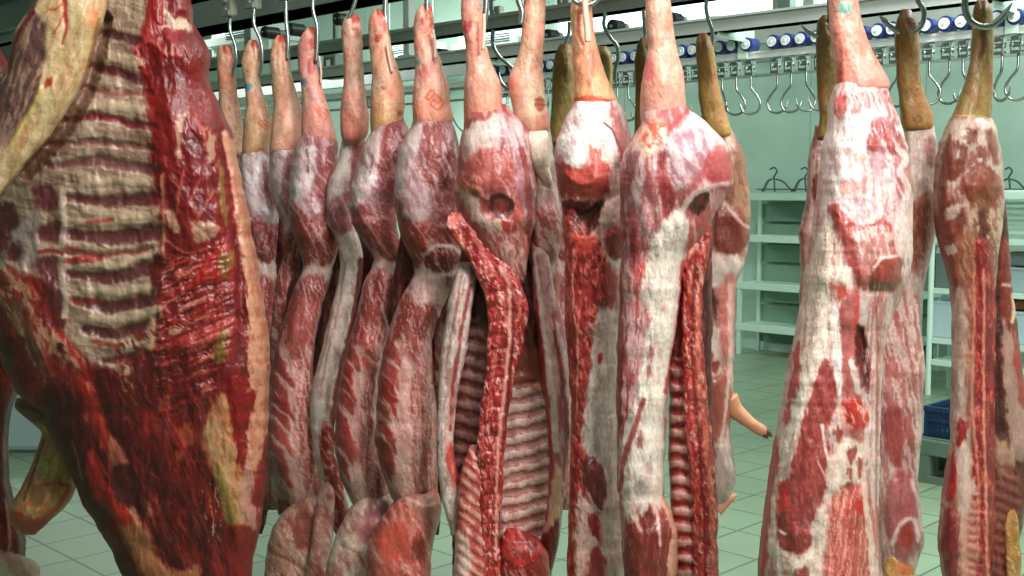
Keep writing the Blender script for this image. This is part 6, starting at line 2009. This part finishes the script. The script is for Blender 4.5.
    t.poly([(46, 382), (62, 376), (76, 390), (92, 420), (96, 460), (104, 500), (96, 510), (82, 500), (70, 460), (50, 430)], (84, 18, 22), 3, 0.9, 0.008, 14)
    t.poly([(96, 378), (108, 370), (118, 400), (122, 430), (112, 436), (102, 410)], (92, 14, 24), 2.5, 0.85, 0.004)
    t.poly([(76, 378), (90, 382), (100, 404), (108, 430), (116, 456), (104, 450), (90, 420)], (196, 70, 52), 3, 0.8, 0.003)
    t.poly([(84, 470), (92, 450), (102, 470), (116, 500), (124, 520), (112, 516), (96, 496)], (196, 52, 44), 2.5, 0.85, 0.004)
    t.poly([(108, 440), (120, 446), (134, 480), (146, 500), (154, 512), (148, 516), (130, 500), (112, 470)], (200, 130, 104), 2.5, 0.8, 0.004)
    t.poly([(112, 470), (128, 466), (142, 490), (148, 512), (136, 522), (120, 500)], (72, 26, 30), 3, 0.85, -0.006)
    t.poly([(116, 516), (134, 510), (148, 530), (158, 556), (178, 572), (200, 566), (190, 600), (160, 600), (140, 570), (122, 534)], (200, 142, 96), 3, 0.85, 0.005)
    t.poly([(110, 508), (126, 506), (132, 522), (120, 524)], (206, 52, 42), 2.5, 0.85)
    t.line([(72, 440), (78, 460), (82, 478)], 1.1, (196, 136, 116), 0.75)
    t.line([(150, 450), (146, 470), (160, 480)], 1.0, (200, 70, 52), 0.7)
    for q in ([(178, 430), (190, 424), (196, 440), (186, 446)], [(176, 450), (184, 452), (182, 462), (174, 458)], [(160, 400), (170, 396), (168, 410), (160, 410)]):
        t.poly(q, (206, 110, 70), 2.5, 0.75)
    t.marble((222, 176, 150), 80, 1.5, 10, 0.68, 0.03, 0.8, [(196, 480), (222, 480), (226, 540), (200, 540)])
    t.poly([(228, 530), (246, 528), (252, 560), (246, 600), (232, 580)], (150, 20, 28), 2.5, 0.85, 0.004)
    t.line([(104, 20), (96, 60), (80, 104), (54, 142), (26, 172)], 7, (120, 92, 70), 0.6, -0.03, 5, 1)  # brown edge beside the flank sheet, its shade painted and grooved in
    pale = sstep(60, 120, t.c[..., 1:2])
    t.c = t.c * (np.array((0.86, 0.68, 0.70)) * (1 - pale) + np.array((0.86, 0.83, 0.83)) * pale)


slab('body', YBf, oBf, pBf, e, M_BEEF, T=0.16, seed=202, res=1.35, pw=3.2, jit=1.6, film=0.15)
# hanging flank sheet in front, upper left
oFl = [(-60, 60, 112), (-20, 46, 108), (0, 36, 106), (12, 26, 104), (30, 15, 99), (50, 10, 92), (75, 4, 85), (100, -6, 72), (120, -14, 60), (140, -22, 46), (158, -30, 30), (175, -40, 16), (190, -50, 4), (205, -60, -10)]


def pFl(t):
    t.base((190, 162, 116))
    t.marble((206, 182, 140), 115, 7, 40, 0.50, 0.08, 0.7)
    t.marble((176, 124, 84), 112, 4, 30, 0.58, 0.06, 0.6)
    t.poly([(10, 40), (24, 16), (40, 14), (46, 40), (38, 80), (20, 130), (-10, 160), (-30, 150), (4, 80)], (132, 106, 96), 6, 0.8)
    t.marble((90, 62, 66), 108, 4, 26, 0.52, 0.06, 0.75, [(14, 30), (42, 20), (42, 80), (10, 130), (-14, 120)])
    t.line([(34, 12), (20, 30), (14, 50), (10, 70)], (2, 1.8, 1.4), (128, 24, 30), 0.95, 0.003)
    t.line([(62, -40), (64, 0), (66, 20), (66, 32), (62, 44)], (2.4, 2, 1.6, 0.8), (170, 42, 32), 0.9, -0.003)
    t.line([(64, 14), (60, 24), (54, 34)], 1.1, (180, 56, 40), 0.85)
    t.line([(48, 10), (56, 10), (62, 4)], 1.1, (186, 60, 44), 0.85)
    t.poly([(46, 78), (52, 76), (50, 84), (46, 86)], (170, 50, 40), 1.4, 0.8)
    t.line([(40, 88), (34, 106), (20, 130), (8, 150)], 1.6, (206, 176, 92), 0.8, 0.004)
    t.poly([(88, 4), (98, 8), (96, 26), (86, 20)], (196, 120, 70), 3, 0.7)
    t.line([(99, 20), (90, 60), (76, 100), (52, 136), (24, 166)], (2, 2, 2), (150, 110, 56), 0.8, 0.0)
    t.poly([(20, -60), (50, -60), (36, 4), (26, 14)], (104, 30, 44), 3, 0.85)


slab('flank', YBf - 0.24, oFl, pFl, e, M_BEEF, T=0.05, seed=203, res=1.5, film=0.3)
# foreleg stump, skin-coloured, under the left edge
oFo = [(398, 16, 34), (408, 14, 48), (420, 28, 56), (432, 42, 66), (445, 39, 73), (460, 34, 76), (475, 27, 76), (490, 20, 74), (502, 13, 68), (512, 9, 60), (520, 9, 50), (528, 14, 42), (535, 22, 34)]


def pFo(t):
    t.base((190, 150, 98))
    t.marble((160, 110, 74), 110, 5, 18, 0.5, 0.08, 0.7)
    t.marble((196, 90, 56), 115, 3, 14, 0.62, 0.05, 0.7)
    t.poly([(12, 402), (36, 400), (50, 414), (40, 424), (22, 418)], (84, 56, 38), 3, 0.75)
    t.line([(44, 440), (34, 470), (24, 500)], 1.2, (96, 40, 30), 0.8, -0.003)
    t.poly([(10, 512), (24, 514), (44, 520), (52, 514), (40, 530), (24, 534), (12, 526)], (170, 62, 44), 2.5, 0.85)
    t.poly([(32, 486), (44, 488), (42, 502), (34, 506)], (112, 76, 46), 3, 0.7)
    t.line([(40, 486), (56, 482), (70, 486)], 1.4, (160, 60, 44), 0.7)
    t.line([(68, 490), (60, 505), (46, 516)], 2.4, (190, 74, 50), 0.8)


slab('foreleg', YBf + 0.10, oFo, pFo, e, M_SKIN, T=0.08, seed=204, res=1.4)

# ---------------- second beef at the far left edge
e = empty('beef_carcass', P(-10, 300, 3.3), 'second beef side cut by the left edge, only red strips showing', 'beef carcass')


def pB2(t):
    t.base((136, 34, 36))
    t.marble((96, 18, 24), 85, 6, 24, 0.5, 0.08, 0.85, h=-0.003)
    t.marble((196, 70, 52), 80, 4, 16, 0.62, 0.05, 0.7)
    t.line([(6, 500), (10, 530), (8, 560)], 1.4, (214, 170, 160), 0.8)
    t.poly([(-20, 556), (10, 552), (22, 562), (38, 566), (36, 580), (-20, 590)], (214, 178, 160), 3, 0.9)


slab('body', 3.3, [(40, -40, -6), (56, -44, 2), (68, -46, 8), (80, -48, 10), (100, -50, 6), (160, -56, 0), (260, -60, 0), (330, -60, 6), (370, -60, 16), (390, -58, 16), (410, -56, 8), (440, -56, 4), (480, -54, 6), (505, -52, 12), (525, -52, 18), (545, -50, 22), (558, -50, 22), (575, -50, 22), (610, -44, 12), (640, -40, 0)], pB2, e, M_BEEF, T=0.12, seed=212, res=1.7)
slab('foreleg', 3.22, [(546, -20, -2), (556, -24, 18), (563, -26, 34), (570, -26, 39), (578, -26, 38), (592, -24, 30), (606, -20, 16)],
     foreleg_paint(((218, 184, 168), (206, 140, 126), (232, 210, 196))), e, M_SKIN, T=0.06, seed=213)
